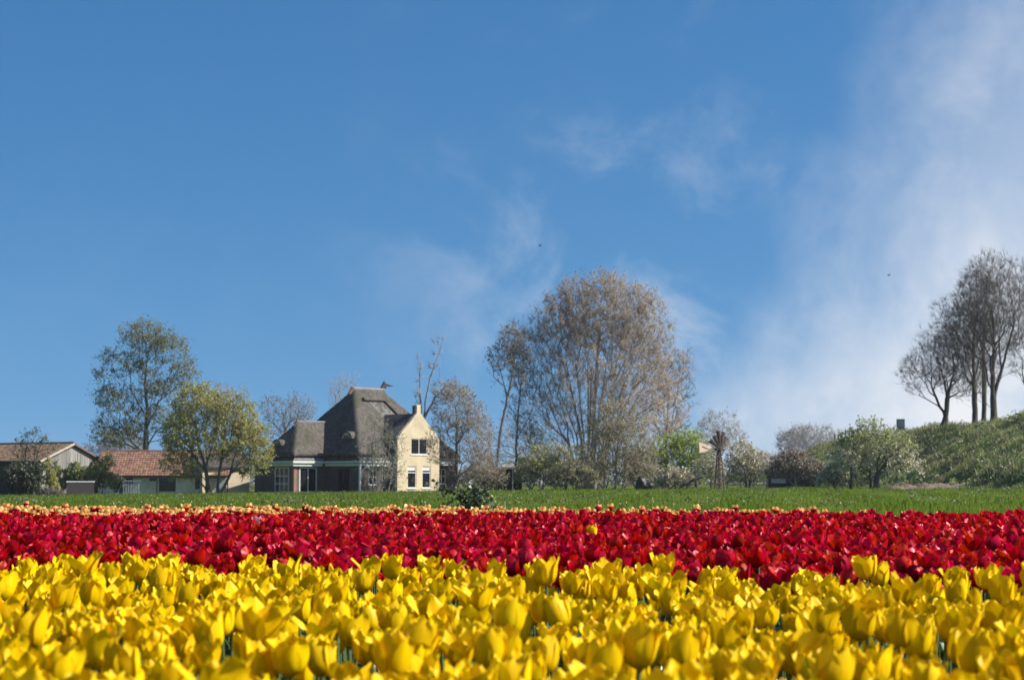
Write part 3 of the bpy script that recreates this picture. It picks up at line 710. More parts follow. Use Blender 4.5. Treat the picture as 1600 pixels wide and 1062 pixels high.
mb = MB(); mb.prism([(-e, ze - e * sl - .1), (W / 2, zr - .1), (W / 2, zr + .14), (-e, ze - e * sl + .14)], lambda a, dp, z: (a, dp, z), -e - .05, -e - .01)
mb.build('bargeboard', MT['pale_wood'], rf)
mb = MB(); mb.prism([(W + e, ze - e * sl - .1), (W / 2, zr - .1), (W / 2, zr + .14), (W + e, ze - e * sl + .14)], lambda a, dp, z: (a, dp, z), -e - .05, -e - .01)
mb.build('bargeboard', MT['ridge_tile'], rf)

# ---- far roofs and the shelter between house and big tree
p = P(752, 764, 196)
shel = empty('open_shelter', (p.x, p.y, gh(p.x, p.y)), 0, 'low open shelter with pale roof edge beside the big tree', 'shelter')
mb = MB(); mb.box(0, 4.3, 2.2, 2.35, -.2, 2.3); mb.box(4.15, 4.3, 0.3, 2.2, -.2, 2.3); mb.build('back_wall', MT['dark_wood'], shel)
mb = MB(); mb.box(-.15, 4.45, -.2, 2.5, 2.3, 2.42); mb.build('roof', MT['grey_wood'], shel)
mb = MB(); mb.box(-.15, 4.45, -.26, -.205, 2.24, 2.44); mb.build('fascia', MT['pale_wood'], shel)
for x in (0.1, 2.2, 3.25): MB().box(x, x + .11, -.1, .01, -.2, 2.3).build('post', MT['white'], shel)
mb = MB(); mb.poly([(2.0, .3, 2.42), (3.6, .3, 2.42), (3.3, .8, 2.9), (2.2, .8, 2.9), (2.0, 1.9, 2.42), (3.6, 1.9, 2.42), (3.3, 1.4, 2.9), (2.2, 1.4, 2.9)], [(0, 1, 2, 3), (3, 2, 6, 7), (7, 6, 5, 4), (1, 5, 6, 2), (0, 3, 7, 4)])
mb.build('roof_lantern', MT['pale_wood'], shel)

p = P(1200, 757, 205)
ds = empty('dark_field_shed', (p.x, p.y, gh(p.x, p.y)), R(-4), 'low dark field shed with one pale panel under the purple brown tree', 'shed')
mb = MB(); mb.box(0, 5.2, 0, 3, -.3, 1.5); mb.build('wall', MT['dark_wood'], ds)
mb = MB(); mb.prism([(-.2, 1.5), (3.2, 1.5), (3.2, 1.62), (1.5, 2.3), (-.2, 1.62)], lambda a, dp, z: (dp, a, z), -.25, 5.45); mb.build('roof', MT['dark_tile'], ds)
mb = MB(); mb.box(.35, 1.95, -.05, -.003, .5, 1.0); mb.build('panel', MT['offwhite'], ds)

# ------------------------------------------------------------------ trees
def norm(v): return v / np.maximum(np.linalg.norm(v, axis=-1, keepdims=True), 1e-9)

def prisms(A, B, ra, rb, s):
    d = norm(B - A); ref = np.where(np.abs(d[:, 2:3]) > 0.9, np.array([[1., 0, 0]]), np.array([[0, 0, 1.]]))
    x = norm(np.cross(d, ref)); y = np.cross(d, x)
    an = np.arange(s) * 2 * np.pi / s
    ring = np.cos(an)[None, :, None] * x[:, None] + np.sin(an)[None, :, None] * y[:, None]
    v = np.concatenate([A[:, None] + ring * ra[:, None, None], B[:, None] + ring * rb[:, None, None]], 1).reshape(-1, 3)
    o = (np.arange(len(A)) * 2 * s)[:, None]; i = np.arange(s)[None]
    j = (i + 1) % s
    f = np.stack([o + i, o + j, o + s + j, o + s + i], -1).reshape(-1, 4)
    return v, f

def cones(A, B, ra, s=3):
    d = norm(B - A); ref = np.where(np.abs(d[:, 2:3]) > 0.9, np.array([[1., 0, 0]]), np.array([[0, 0, 1.]]))
    x = norm(np.cross(d, ref)); y = np.cross(d, x); an = np.arange(s) * 2 * np.pi / s
    ring = np.cos(an)[None, :, None] * x[:, None] + np.sin(an)[None, :, None] * y[:, None]
    v = np.concatenate([A[:, None] + ring * ra[:, None, None], B[:, None]], 1).reshape(-1, 3)
    o = (np.arange(len(A)) * (s + 1))[:, None]; i = np.arange(s)[None]; j = (i + 1) % s
    f = np.stack([o + i, o + j, np.broadcast_to(o + s, (len(A), s))], -1).reshape(-1, 3)
    return v, f

def leaves(C, size, r, droop=0.0):
    """one bent leaf (two triangles sharing the midrib) at every point"""
    n = len(C); d = norm(r.normal(size=(n, 3)) + np.array([0, 0, -droop])); e = norm(np.cross(d, r.normal(size=(n, 3))))
    up = np.cross(d, e); L_ = size * r.uniform(0.6, 1.35, (n, 1)); w = L_ * r.uniform(0.28, 0.5, (n, 1))
    v = np.stack([C, C + d * L_ * .5 + e * w + up * w * .35, C + d * L_, C + d * L_ * .5 - e * w + up * w * .35], 1).reshape(-1, 3)
    o = np.arange(n)[:, None] * 4
    f = np.concatenate([o + np.array([[0, 1, 2]]), o + np.array([[0, 2, 3]])], 0)
    return v, f

def grow(base, stems, lobes, n, r, beta=0.25, seg=0.7, bend=0.4, shell=0.30, wob=0.06):
    """Skeleton: stems are point lists from the base; points scattered in the lobes are joined one by one to the cheapest node."""
    cap = n * 12 + 400
    Pn = np.zeros((cap, 3)); Dn = np.zeros((cap, 3)); par = np.full(cap, -1, int); plen = np.zeros(cap); k = 0
    for st in stems:
        st = [np.array(p, float) for p in st]; prev = -1
        if k > 0 and st[0][2] > base[2] + 0.5:                 # a limb: leaves the nearest existing stem
            prev = int(np.argmin(np.linalg.norm(Pn[:k] - st[0], axis=1))); st[0] = Pn[prev].copy()
        for a, b in zip(st[:-1], st[1:]):
            m = max(1, int(np.linalg.norm(b - a) / seg))
            for t in range(0 if prev < 0 else 1, m + 1):
                q = a + (b - a) * t / m
                if 0 < t < m: q = q + r.normal(size=3) * wob * 0.5
                Pn[k] = q; Dn[k] = norm(b - a); par[k] = prev
                plen[k] = 0 if prev < 0 else plen[prev] + np.linalg.norm(q - Pn[prev])
                prev = k; k += 1
    w = np.array([l[6] if len(l) > 6 else l[3] * l[4] * l[5] for l in lobes], float); w /= w.sum()
    pick = r.choice(len(lobes), n, p=w); Lb = np.array([l[:6] for l in lobes])[pick]
    rad = r.uniform(0, 1, n) ** shell
    pts = Lb[:, :3] + norm(r.normal(size=(n, 3))) * rad[:, None] * Lb[:, 3:6]
    pts = pts[pts[:, 2] > base[2] + 0.15]
    org = Pn[k - 1]
    pts = pts[np.argsort(np.linalg.norm(pts - np.array(base), axis=1) + r.normal(0, .4, len(pts)))]
    for p in pts:
        dv = p - Pn[:k]; ds_ = np.linalg.norm(dv, axis=1) + 1e-6
        cs = np.einsum('ij,ij->i', dv, Dn[:k]) / ds_
        cost = ds_ * (1.55 - 0.75 * cs) + beta * plen[:k] + np.maximum(0, Pn[:k, 2] - p[2]) * 0.35
        i = int(np.argmin(cost)); D_ = ds_[i]
        if D_ < 0.08: continue
        m = min(10, max(1, int(D_ / seg))); c = Pn[i] + Dn[i] * D_ * bend
        prev = i
        for t in range(1, m + 1):
            s = t / m; q = (1 - s) ** 2 * Pn[i] + 2 * s * (1 - s) * c + s * s * p
            if t < m: q = q + r.normal(size=3) * wob
            Pn[k] = q; Dn[k] = norm(q - Pn[prev]); par[k] = prev; plen[k] = plen[prev] + np.linalg.norm(q - Pn[prev]); prev = k; k += 1
            if k >= cap - 12: break
        if k >= cap - 12: break
    return Pn[:k], Dn[:k], par[:k]

def tree(name, label, cat, base, d, lobes, n=700, stems=None, seed=1, rbase=0.3, rtip=0.012, beta=0.25, seg=0.8, bend=0.4,
         twigs=4, tlen=0.8, tup=0.3, tr=0.009, nleaf=3, lsize=0.12, leafmat=None, bark='bark_grey', twigmat=None, zbase=None,
         group=None, shell=0.3, thick=None, leafpick=None, wob=0.06, droop=0.0, leaf2=None, tspread=0.8, sub=0):
    """base (px, py) in the photo at depth d; lobes (px, py, rx, ry[, weight]) of the crown, measured on the photo."""
    r = np.random.default_rng(seed); s = d / FPX
    b = P(base[0], base[1], d)
    z0 = gh(b.x, b.y) if zbase is None else zbase
    B = np.array([b.x, b.y, z0 - 0.1])
    def loc(px, py, dy=0.0): q = P(px, py, d); return np.array([q.x, q.y + dy, q.z])
    lb = []
    for l in lobes:
        c = loc(l[0], l[1], (l[5] if len(l) > 5 else 0.0)); rx, rz = l[2] * s, l[3] * s; ry = min(rx, max(rz, rx * .6)) if len(l) < 7 else l[6] * s
        e = [*c, rx, ry, rz]
        e.append((l[4] if len(l) > 4 and l[4] else 1.0) * rx * ry * rz); lb.append(e)
    if stems is None:
        zt = min(l[2] - l[5] * .5 for l in lb); st = [[B, B + np.array([r.normal() * .1, r.normal() * .1, max(0.4, (zt - B[2]) * 0.8)])]]
    else:
        st = []
        for chain in stems:
            pts = [loc(c[0], c[1], c[2] if len(c) > 2 else 0.0) for c in chain]
            if chain[0][1] > base[1] - 5: pts[0][2] = (gh(pts[0][0], pts[0][1]) if zbase is None else zbase) - 0.1
            st.append(pts)
    Pn, Dn, par = grow(B, st, lb, n, r, beta, seg, bend, shell, wob)
    k = len(Pn); has = np.zeros(k, bool); has[par[par >= 0]] = True
    tips = np.where(~has)[0]; nt = max(2, len(tips) // max(1, sum(1 for q in st if q[0][2] < z0 + .5)))
    ex = math.log(nt) / math.log(max(1.5, rbase / rtip))
    acc = np.zeros(k); acc[tips] = rtip ** ex
    for i in range(k - 1, -1, -1):
        if par[i] >= 0: acc[par[i]] += acc[i]
    rad = acc ** (1 / ex)
    ch = np.where(par >= 0)[0]; A, Bq = Pn[par[ch]], Pn[ch]; rb = rad[ch]; ra = np.minimum(rad[par[ch]], rb * 1.5 + .004)
    # flare at the foot
    root = empty(name, (b.x, b.y, z0), 0, label, cat, group)
    O = np.array([b.x, b.y, z0])
    thick = thick or min(max(0.035, rbase * 0.16), rbase * 0.5)
    isT = rb > thick
    if not isT.any(): isT = (rb >= np.sort(rb)[-3])
    fl = 1 + 0.5 * np.exp(-np.maximum(0, A[:, 2] - z0) / 0.35); ra_f = ra * np.where(A[:, 2] < z0 + 1, fl, 1)
    fl2 = 1 + 0.5 * np.exp(-np.maximum(0, Bq[:, 2] - z0) / 0.35); rb_f = rb * np.where(Bq[:, 2] < z0 + 1, fl2, 1)
    v, f = prisms(A[isT] - O, Bq[isT] - O, ra_f[isT], rb_f[isT], 7)
    link('trunk', mesh_np('trunk', v, [f], [MT[bark]], smooth=True), root)
    v1, f1 = prisms(A[~isT] - O, Bq[~isT] - O, ra[~isT], rb[~isT], 3)
    cand = np.where(rad < thick * 0.8)[0]
    if len(cand) == 0: cand = tips
    wgt = np.where(has[cand], 0.6, 2.2); idx = r.choice(cand, int(len(tips) * twigs), p=wgt / wgt.sum())
    td = norm(Dn[idx] * 0.9 + r.normal(size=(len(idx), 3)) * tspread * 0.6 + np.array([0, 0, tup - droop])); tl = tlen * r.uniform(.4, 1.25, (len(idx), 1))
    TA = Pn[idx] - O; mid = TA + td * tl * .5 + r.normal(size=TA.shape) * tlen * .05
    TB = mid + norm(td + np.array([0, 0, tup * .6 - droop]) + r.normal(size=TA.shape) * .2) * tl * .5
    tr_ = np.full(len(idx), tr) * r.uniform(.7, 1.2, len(idx))
    v2, f2 = np.zeros((0, 3)), np.zeros((0, 4), int); v3, f3 = cones(TA, TB, tr_)
    if sub:
        q = np.tile(np.arange(len(idx)), sub); t = r.uniform(.15, .8, (len(q), 1)); sa = TA[q] + (mid[q] - TA[q]) * t * 1.6
        sb = sa + norm(norm(mid[q] - TA[q]) + r.normal(size=sa.shape) * .55 + np.array([0, 0, tup * .5])) * tl[q] * r.uniform(.3, .6, (len(q), 1))
        v4, f4 = cones(sa, sb, tr_[q] * .75); f3 = np.concatenate([f3, f4 + len(v3)]); v3 = np.concatenate([v3, v4])
    V = np.concatenate([v1, v2, v3]); o2, o3 = len(v1), len(v1) + len(v2)
    crown = link('crown', mesh_np('crown', V, [f1, f3 + o3], [MT[twigmat or bark]]), root)
    if leafmat and nleaf:
        nl = int(len(idx) * nleaf); q = r.integers(0, len(idx), nl); t = r.uniform(.2, 1.05, (nl, 1))
        C = np.where(t < .5, TA[q] + (mid[q] - TA[q]) * t * 2, mid[q] + (TB[q] - mid[q]) * (t * 2 - 1)) + r.normal(size=(nl, 3)) * lsize * .3
        if leafpick is not None:
            keep = leafpick(C + O, r); C = C[keep]
        mats = [MT[leafmat]] + ([MT[leaf2[0]]] if leaf2 else [])
        v, f = leaves(C, lsize, r, droop)
        if leaf2:
            m2 = (r.uniform(0, 1, len(C)) < leaf2[1]).astype(np.int32)
            if len(leaf2) > 2: m2 = (m2 * leaf2[2](C + O, r)).astype(np.int32)
            mi = np.concatenate([m2, m2])
        else: mi = 0
        link('foliage', mesh_np('foliage', v, [f], mats, [mi]), crown)
    return root

T = tree
# left: tall grey-green tree behind the outbuilding
T('tall_leafing_tree', 'tall grey green tree rising behind the long red roofed outbuilding', 'tree', (228, 770), 216,
  [(225, 528, 44, 26), (180, 560, 26, 18, .8), (262, 545, 34, 22), (285, 580, 26, 22, .9), (222, 572, 36, 24, .8), (165, 585, 24, 16, .8), (185, 625, 40, 24), (250, 610, 40, 26, .8), (160, 615, 20, 14, .6), (295, 605, 18, 20, .6), (185, 680, 44, 22, 1.0), (160, 660, 20, 16, .6), (268, 660, 36, 30, .6), (215, 655, 40, 30, .5)],
  n=1500, stems=[[(228, 770), (228, 690), (231, 640), (226, 600), (230, 560), (226, 530)], [(230, 650), (205, 610), (185, 590)], [(228, 690), (205, 680), (180, 672)], [(228, 620), (250, 585), (275, 570)]], seed=11, rbase=.42, rtip=.006, twigs=9, tlen=1.0, nleaf=4.0, lsize=.16, leafmat='lf_greygreen', bark='bark_green', beta=.2, tup=.15, tspread=1.1, shell=.42)
T('yellow_green_tree', 'broad yellow green tree with several stems in front of outbuilding', 'tree', (335, 773), 186,
  [(310, 632, 44, 30), (285, 680, 32, 40), (362, 650, 40, 30), (392, 688, 32, 32), (340, 690, 46, 36, .6), (272, 720, 20, 34, .7), (408, 705, 18, 36, .9), (372, 622, 22, 14, .7), (305, 608, 26, 10, .8), (385, 720, 26, 26, .6), (300, 735, 26, 24, .4)],
  n=1500, stems=[[(326, 773), (322, 735), (312, 700), (305, 660)], [(340, 773), (343, 735), (350, 690), (352, 650)], [(345, 773), (360, 740), (382, 712), (395, 695)], [(322, 735), (305, 715), (290, 690)]], seed=12, rbase=.17, rtip=.006, twigs=9, tlen=.8, nleaf=6.5, lsize=.14, leafmat='lf_yellowgreen', bark='bark_dark', beta=.2, tup=.05, droop=.2, tspread=1.1, shell=.4)
T('bare_back_tree', 'bare grey tree showing above the left wing roof', 'tree', (447, 768), 245,
  [(430, 640, 24, 20), (470, 642, 24, 22), (450, 625, 18, 12, .5), (448, 665, 40, 24)], n=500, seed=13, rbase=.4, twigs=6, tlen=1.1, nleaf=1.5, lsize=.16, leafmat='lf_greybud', bark='bark_grey', stems=[[(447, 768), (447, 690), (445, 665)]])
T('faint_back_tree', 'faint bare treetop just left of the main thatched ridge', 'tree', (535, 768), 300,
  [(535, 620, 26, 36), (545, 600, 18, 20, .7), (520, 612, 12, 20, .6)], n=360, seed=14, rbase=.35, twigs=5, tlen=1.2, nleaf=0, bark='bark_pale', stems=[[(535, 768), (535, 680), (536, 645)]])
T('dead_snag_tree', 'sparse bare tree leaning right behind the cream gable', 'tree', (660, 768), 204,
  [(685, 545, 10, 20, .6), (655, 580, 6, 26, .6), (680, 590, 10, 30, .5), (692, 610, 20, 14, .8), (652, 620, 10, 20, .5)], n=75, seed=15, rbase=.21, rtip=.022, twigs=12, tlen=1.0, tr=.018, nleaf=0, bark='bark_grey', tup=.4,
  stems=[[(660, 768), (661, 690), (664, 630), (672, 590), (683, 560), (692, 530)], [(664, 700), (657, 620), (655, 575)], [(664, 660), (680, 620), (700, 600)]], beta=.1)
T('russet_tree', 'russet twiggy tree with straight dark trunk right of cream gable', 'tree', (713, 767), 189,
  [(715, 640, 40, 38), (695, 690, 30, 40), (740, 680, 32, 44), (715, 615, 24, 20), (730, 730, 40, 24, .6), (755, 720, 20, 30, .5)],
  n=1100, stems=[[(713, 767), (713, 720), (714, 670), (712, 635)]], seed=16, rbase=.18, rtip=.007, twigs=10, tlen=.75, nleaf=1.8, lsize=.13, leafmat='lf_beige', leaf2=('lf_tan', .55), bark='bark_dark', twigmat='bark_grey', beta=.15, tup=.3)
T('leaning_tree', 'thin curved tree leaning right with dark clumps, left of big tree', 'tree', (776, 766), 197,
  [(800, 530, 22, 26), (782, 560, 20, 22), (808, 585, 16, 24, .7), (775, 590, 12, 14, .4), (820, 545, 14, 20)],
  n=420, stems=[[(776, 766), (777, 720), (783, 670), (793, 620), (800, 590), (805, 560)], [(793, 620), (785, 590), (778, 565)]], seed=17, rbase=.15, rtip=.01, twigs=7, tlen=.7, nleaf=2.5, lsize=.13, leafmat='lf_greybud', bark='bark_grey', beta=.15)
T('slim_tree', 'slim upright tree just left of the big tree', 'tree', (806, 766), 203,
  [(815, 520, 18, 22, .6), (812, 570, 20, 34), (830, 600, 16, 34, .7), (800, 630, 14, 30, .5), (822, 680, 26, 34, .7)],
  n=420, stems=[[(806, 766), (806, 700), (810, 640), (815, 590), (817, 550)]], seed=18, rbase=.13, rtip=.01, twigs=7, tlen=.7, nleaf=2, lsize=.13, leafmat='lf_greybud', bark='bark_grey', beta=.15)
def tops(C, r):   # leaf buds break first at the outside and top of the crown
    return r.uniform(0, 1, len(C)) < np.clip((C[:, 2] - 9.0) / 8.0, 0.15, 1)
_br = random.Random(9); _st = []
for (tx, ty) in ((800, 600), (822, 560), (848, 520), (872, 500), (895, 480), (915, 465), (938, 455), (962, 462), (985, 475), (1008, 492), (1030, 520), (1048, 555), (1060, 590), (850, 640), (1020, 610), (880, 560), (960, 540), (925, 540)):
    f_ = (tx - 920) / 130.0; dy = _br.uniform(-5.5, 5.5); y1 = 700 + _br.uniform(-25, 20)
    _st.append([(920 + f_ * 12 + _br.uniform(-5, 5), 766, dy * .08), (920 + f_ * 34, y1, dy * .3), (920 + (tx - 920) * .62, y1 + (ty - y1) * .45, dy * .7), (tx, ty + 40, dy)])
T('big_spreading_tree', 'very large round crowned tree with tan buds, the tallest of all', 'tree', (920, 766), 200,
  [(940, 495, 84, 58), (880, 520, 60, 56), (1000, 530, 55, 60), (935, 458, 62, 30), (838, 575, 48, 66, .7), (1035, 580, 42, 56, .7), (1000, 475, 38, 28), (880, 472, 36, 26), (945, 600, 105, 90, .7), (860, 650, 60, 56, .75), (1010, 640, 64, 56, .65), (1068, 590, 20, 36, .5)],
  n=4200, stems=_st, seed=19, rbase=.115, rtip=.007, twigs=13, tlen=1.2, tr=.012, nleaf=2.4, lsize=.12, leafmat='lf_tan', leafpick=tops, bark='bark_grey', twigmat='twig_tan', beta=.30, tup=.5, bend=.3, seg=1.0, sub=1, shell=.40)
T('grey_side_tree', 'small grey tree under the right side of the big crown', 'tree', (1041, 766), 207,
  [(1050, 600, 32, 34), (1070, 570, 20, 26, .7), (1045, 650, 36, 34), (1025, 620, 20, 30, .6), (1078, 620, 12, 26, .5)],
  n=560, stems=[[(1041, 766), (1041, 690), (1043, 640), (1045, 610)]], seed=20, rbase=.15, twigs=6, tlen=.8, nleaf=2.6, lsize=.13, leafmat='lf_greybud', bark='bark_dark', beta=.15)
T('budding_shrub_tree', 'beige budding shrub tree standing in front of the big trunk', 'tree', (955, 766), 190,
  [(960, 660, 40, 36), (940, 700, 40, 40), (985, 700, 34, 40), (960, 735, 60, 24), (950, 635, 24, 18, .6)],
  n=1000, stems=[[(945, 766), (942, 720), (938, 680)], [(962, 766), (964, 710), (968, 670)], [(972, 766), (984, 725), (990, 700)]], seed=21, rbase=.10, rtip=.007, twigs=10, tlen=.6, nleaf=3.5, lsize=.14, leafmat='lf_beige', bark='bark_grey', beta=.12)
T('house_front_tree', 'thin twiggy tree screening the corner of the thatched house', 'tree', (592, 768), 181,
  [(590, 680, 26, 30), (600, 720, 34, 36), (575, 710, 22, 34, .7), (620, 700, 16, 36, .7), (592, 655, 16, 16, .6), (610, 750, 34, 16, .7)],
  n=520, stems=[[(584, 768), (582, 720), (580, 680)], [(596, 768), (598, 715), (598, 670)], [(606, 768), (614, 730), (620, 700)]], seed=22, rbase=.075, twigs=5, tlen=.6, nleaf=2.0, lsize=.12, leafmat='lf_greygreen', bark='bark_grey', beta=.12)
# shrubs right of the house
T('pale_green_shrub', 'pale grey green shrub at the left foot of big tree', 'shrub', (835, 766), 190,
  [(835, 725, 26, 24), (860, 735, 26, 20), (820, 745, 18, 18)], n=420, seed=23, rbase=.06, twigs=7, tlen=.5, nleaf=5, lsize=.15, leafmat='lf_fresh', leaf2=('lf_beige', .5), bark='bark_grey', stems=[[(830, 766), (828, 750)], [(845, 766), (850, 748)]])
T('olive_shrub', 'olive brown rounded shrub below the big tree trunk', 'shrub', (890, 766), 187,
  [(890, 740, 30, 20), (870, 748, 22, 16), (915, 748, 20, 16)], n=420, seed=24, rbase=.05, twigs=7, tlen=.45, nleaf=5, lsize=.14, leafmat='lf_beige', leaf2=('lf_greygreen', .5), bark='bark_dark', stems=[[(884, 766), (882, 750)], [(898, 766), (902, 750)]])
T('fresh_green_willow', 'bright fresh green bushy willow left of the windpump', 'shrub', (1050, 764), 196,
  [(1045, 715, 34, 32), (1080, 710, 32, 34), (1020, 730, 22, 26), (1095, 735, 22, 24), (1065, 690, 24, 16)], n=900, seed=25, rbase=.09, twigs=8, tlen=.6, nleaf=6, lsize=.13, leafmat='lf_lime', bark='bark_green', stems=[[(1035, 764), (1032, 735)], [(1055, 764), (1056, 730)], [(1075, 764), (1080, 730)]], tup=.6)
T('beige_thicket', 'tangled beige shrub filling the gap right of big trunk', 'shrub', (1003, 765), 192,
  [(1000, 725, 26, 28), (985, 745, 22, 18), (1020, 745, 18, 18)], n=420, seed=71, rbase=.05, rtip=.007, twigs=9, tlen=.6, nleaf=3, lsize=.13, leafmat='lf_beige', bark='bark_grey', stems=[[(995, 765), (994, 745)], [(1010, 765), (1012, 742)]], sub=1)
T('grey_thicket', 'tangled grey brown shrub between the russet tree and shelter', 'shrub', (760, 766), 193,
  [(755, 735, 26, 26), (775, 748, 20, 16), (738, 748, 20, 16)], n=420, seed=72, rbase=.05, rtip=.007, twigs=9, tlen=.6, nleaf=2.5, lsize=.13, leafmat='lf_beige', leaf2=('lf_greybud', .5), bark='bark_grey', stems=[[(752, 766), (750, 748)], [(768, 766), (770, 748)]], sub=1)
T('sage_thicket', 'dense sage green shrub mass left of the big trunk', 'shrub', (865, 765), 194,
  [(860, 715, 32, 24), (895, 722, 26, 24), (835, 735, 24, 20), (925, 735, 20, 18)], n=560, seed=73, rbase=.06, rtip=.007, twigs=9, tlen=.6, nleaf=3, lsize=.13, leafmat='lf_beige', leaf2=('lf_fresh', .4), bark='bark_grey', stems=[[(850, 765), (848, 735)], [(885, 765), (888, 735)]], sub=1)
def blossom(seed, name, label, base, d, lobes, n, frac=.6, stems=None, leaf='lf_beige', ls=.14, rb=.08, nl=4.0, bark='bark_dark', cat='fruit tree', rule=None):
    return T(name, label, cat, base, d, lobes, n=n, seed=seed, rbase=rb, twigs=7, tlen=.5, nleaf=nl, lsize=ls, rtip=.007, sub=1, leafmat=leaf, leaf2=('lf_blossom', frac) + ((rule,) if rule else ()), bark=bark, stems=stems, beta=.12, seg=.5)
blossom(26, 'blossoming_bush', 'low cream blossoming bush between dark heap and stump', (1045, 763), 188, [(1045, 745, 22, 14), (1030, 752, 14, 10), (1066, 748, 14, 14)], 300, .55, cat='shrub')
blossom(27, 'blossoming_tree', 'cream blossoming tree immediately right of the windpump', (1167, 760), 189, [(1160, 715, 24, 24), (1180, 728, 22, 24), (1145, 735, 16, 20), (1165, 740, 30, 14)], 620, .6, stems=[[(1166, 760), (1164, 738), (1158, 722)], [(1170, 760), (1176, 735)]], rb=.09)
blossom(28, 'blossoming_tree', 'small sparse blossoming tree left beside the windpump mast', (1111, 760), 186, [(1108, 725, 20, 18), (1095, 740, 18, 12), (1120, 740, 14, 14)], 260, .5, stems=[[(1111, 760), (1111, 740), (1116, 722)]], nl=2.6, rb=.07)
blossom(29, 'purple_brown_tree', 'purple brown fruit tree with pale forked trunk over dark shed', (1243, 759), 188, [(1240, 725, 34, 18), (1225, 735, 26, 14), (1262, 735, 22, 16), (1235, 710, 18, 8, .6)], 620, .10, leaf='lf_purple', stems=[[(1244, 759), (1242, 742), (1232, 730)], [(1242, 745), (1256, 730)]], bark='bark_pale', rb=.1, nl=4)
blossom(30, 'brown_shrub_tree', 'dull brown low tree against the dike, right of the shed', (1282, 759), 186, [(1282, 740, 16, 14), (1270, 746, 12, 10)], 160, .05, leaf='lf_purple', stems=[[(1280, 759), (1282, 745)]], rb=.07, nl=3)
low_blossom = lambda C, r: r.uniform(0, 1, len(C)) < np.clip((5.2 - C[:, 2]) / 2.2, .25, 1)
blossom(31, 'old_apple_tree', 'wide old apple tree, green on top and cream blossom below', (1366, 760), 158,
        [(1365, 690, 56, 26), (1335, 710, 36, 30), (1400, 705, 36, 26), (1320, 735, 24, 20, .7), (1418, 725, 26, 20, .7), (1365, 668, 30, 12, .6), (1370, 725, 40, 20, .5)], 800, .9, leaf='lf_fresh',
        stems=[[(1361, 760), (1359, 735), (1352, 705)], [(1369, 760), (1371, 725), (1380, 690)], [(1371, 745), (1390, 715), (1405, 700)], [(1345, 760), (1336, 745), (1325, 728)], [(1329, 760), (1330, 730), (1326, 705)]], rb=.13, ls=.15, nl=3.4, rule=low_blossom)
blossom(32, 'white_flowering_shrub', 'low white flowering shrub at the left foot of apple tree', (1305, 760), 160, [(1305, 740, 16, 18), (1290, 748, 14, 12), (1318, 750, 12, 10)], 300, .6, leaf='lf_fresh', cat='shrub', rb=.05)
# dike trees
def dk(px, d, dx=0.0):
    x = (px - 800) / FPX * d; return dike_z(x, d)
T('round_dike_tree', 'dark bare round crowned tree standing first on the dike', 'tree', (1475, 668), 204,
  [(1470, 565, 50, 40), (1440, 585, 34, 36, .8), (1500, 575, 44, 50), (1465, 530, 36, 26), (1425, 590, 22, 26, .5), (1500, 530, 30, 30, .7)],
  n=1500, stems=[[(1475, 668), (1479, 640), (1480, 622)], [(1480, 624), (1474, 590), (1465, 560)], [(1480, 624), (1500, 612), (1520, 606)], [(1480, 622), (1490, 580)]], seed=33, rbase=0.34, rtip=.0055, sub=1, tr=.0080, twigs=14, tlen=1.0, nleaf=0, lsize=.11, leafmat='lf_greybud', bark='bark_dark', beta=.12, zbase=dk(1475, 204), tup=.25, seg=.6)
T('tall_dike_tree', 'tallest dark bare tree on the dike at right edge', 'tree', (1553, 660), 196,
  [(1545, 470, 52, 66), (1580, 480, 50, 80), (1510, 500, 46, 46), (1550, 420, 36, 30), (1485, 490, 32, 26, .7), (1560, 550, 44, 50, .6), (1530, 600, 36, 30, .35)],
  n=2200, stems=[[(1553, 660), (1551, 600), (1553, 540), (1550, 480)], [(1553, 620), (1570, 560), (1585, 500)]], seed=34, rbase=0.36, rtip=.0055, sub=1, tr=.0080, twigs=14, tlen=1.0, nleaf=0, lsize=.11, leafmat='lf_greybud', bark='bark_dark', beta=.16, zbase=dk(1553, 196), tup=.5, seg=.8)
T('forked_dike_tree', 'dark bare tree with leaning limb, second trunk on the dike', 'tree', (1524, 663), 200,
  [(1512, 520, 40, 50), (1525, 465, 34, 40), (1490, 545, 34, 36, .7), (1530, 570, 34, 46, .6)],
  n=1200, stems=[[(1524, 663), (1522, 600), (1520, 550), (1522, 510)], [(1522, 640), (1505, 628), (1490, 615)], [(1522, 600), (1530, 560)]], seed=35, rbase=0.31, rtip=.0055, sub=1, tr=.0080, twigs=14, tlen=1.0, nleaf=0, lsize=.11, leafmat='lf_greybud', bark='bark_dark', beta=.16, zbase=dk(1524, 200), tup=.5)
T('slender_dike_tree', 'slender dark bare tree, third trunk on the dike', 'tree', (1537, 662), 203,
  [(1540, 480, 30, 60), (1530, 530, 26, 40, .6), (1550, 540, 24, 40, .6)], n=700, stems=[[(1537, 662), (1538, 600), (1536, 540), (1540, 490)]], seed=36, rbase=0.27, rtip=.0055, sub=1, tr=.0080, twigs=14, tlen=1.0, nleaf=0, lsize=.11, leafmat='lf_greybud', bark='bark_dark', beta=.16, zbase=dk(1537, 203), tup=.5)
T('edge_dike_tree', 'dark bare tree cut by the right picture edge', 'tree', (1612, 655), 190,
  [(1615, 480, 46, 70), (1605, 550, 36, 50, .6), (1640, 500, 40, 60)], n=900, stems=[[(1612, 655), (1612, 590), (1614, 530), (1618, 490)]], seed=37, rbase=0.32, rtip=.0055, sub=1, tr=.0080, twigs=14, tlen=1.0, nleaf=0, lsize=.11, leafmat='lf_greybud', bark='bark_dark', beta=.16, zbase=dk(1612, 190), tup=.5)
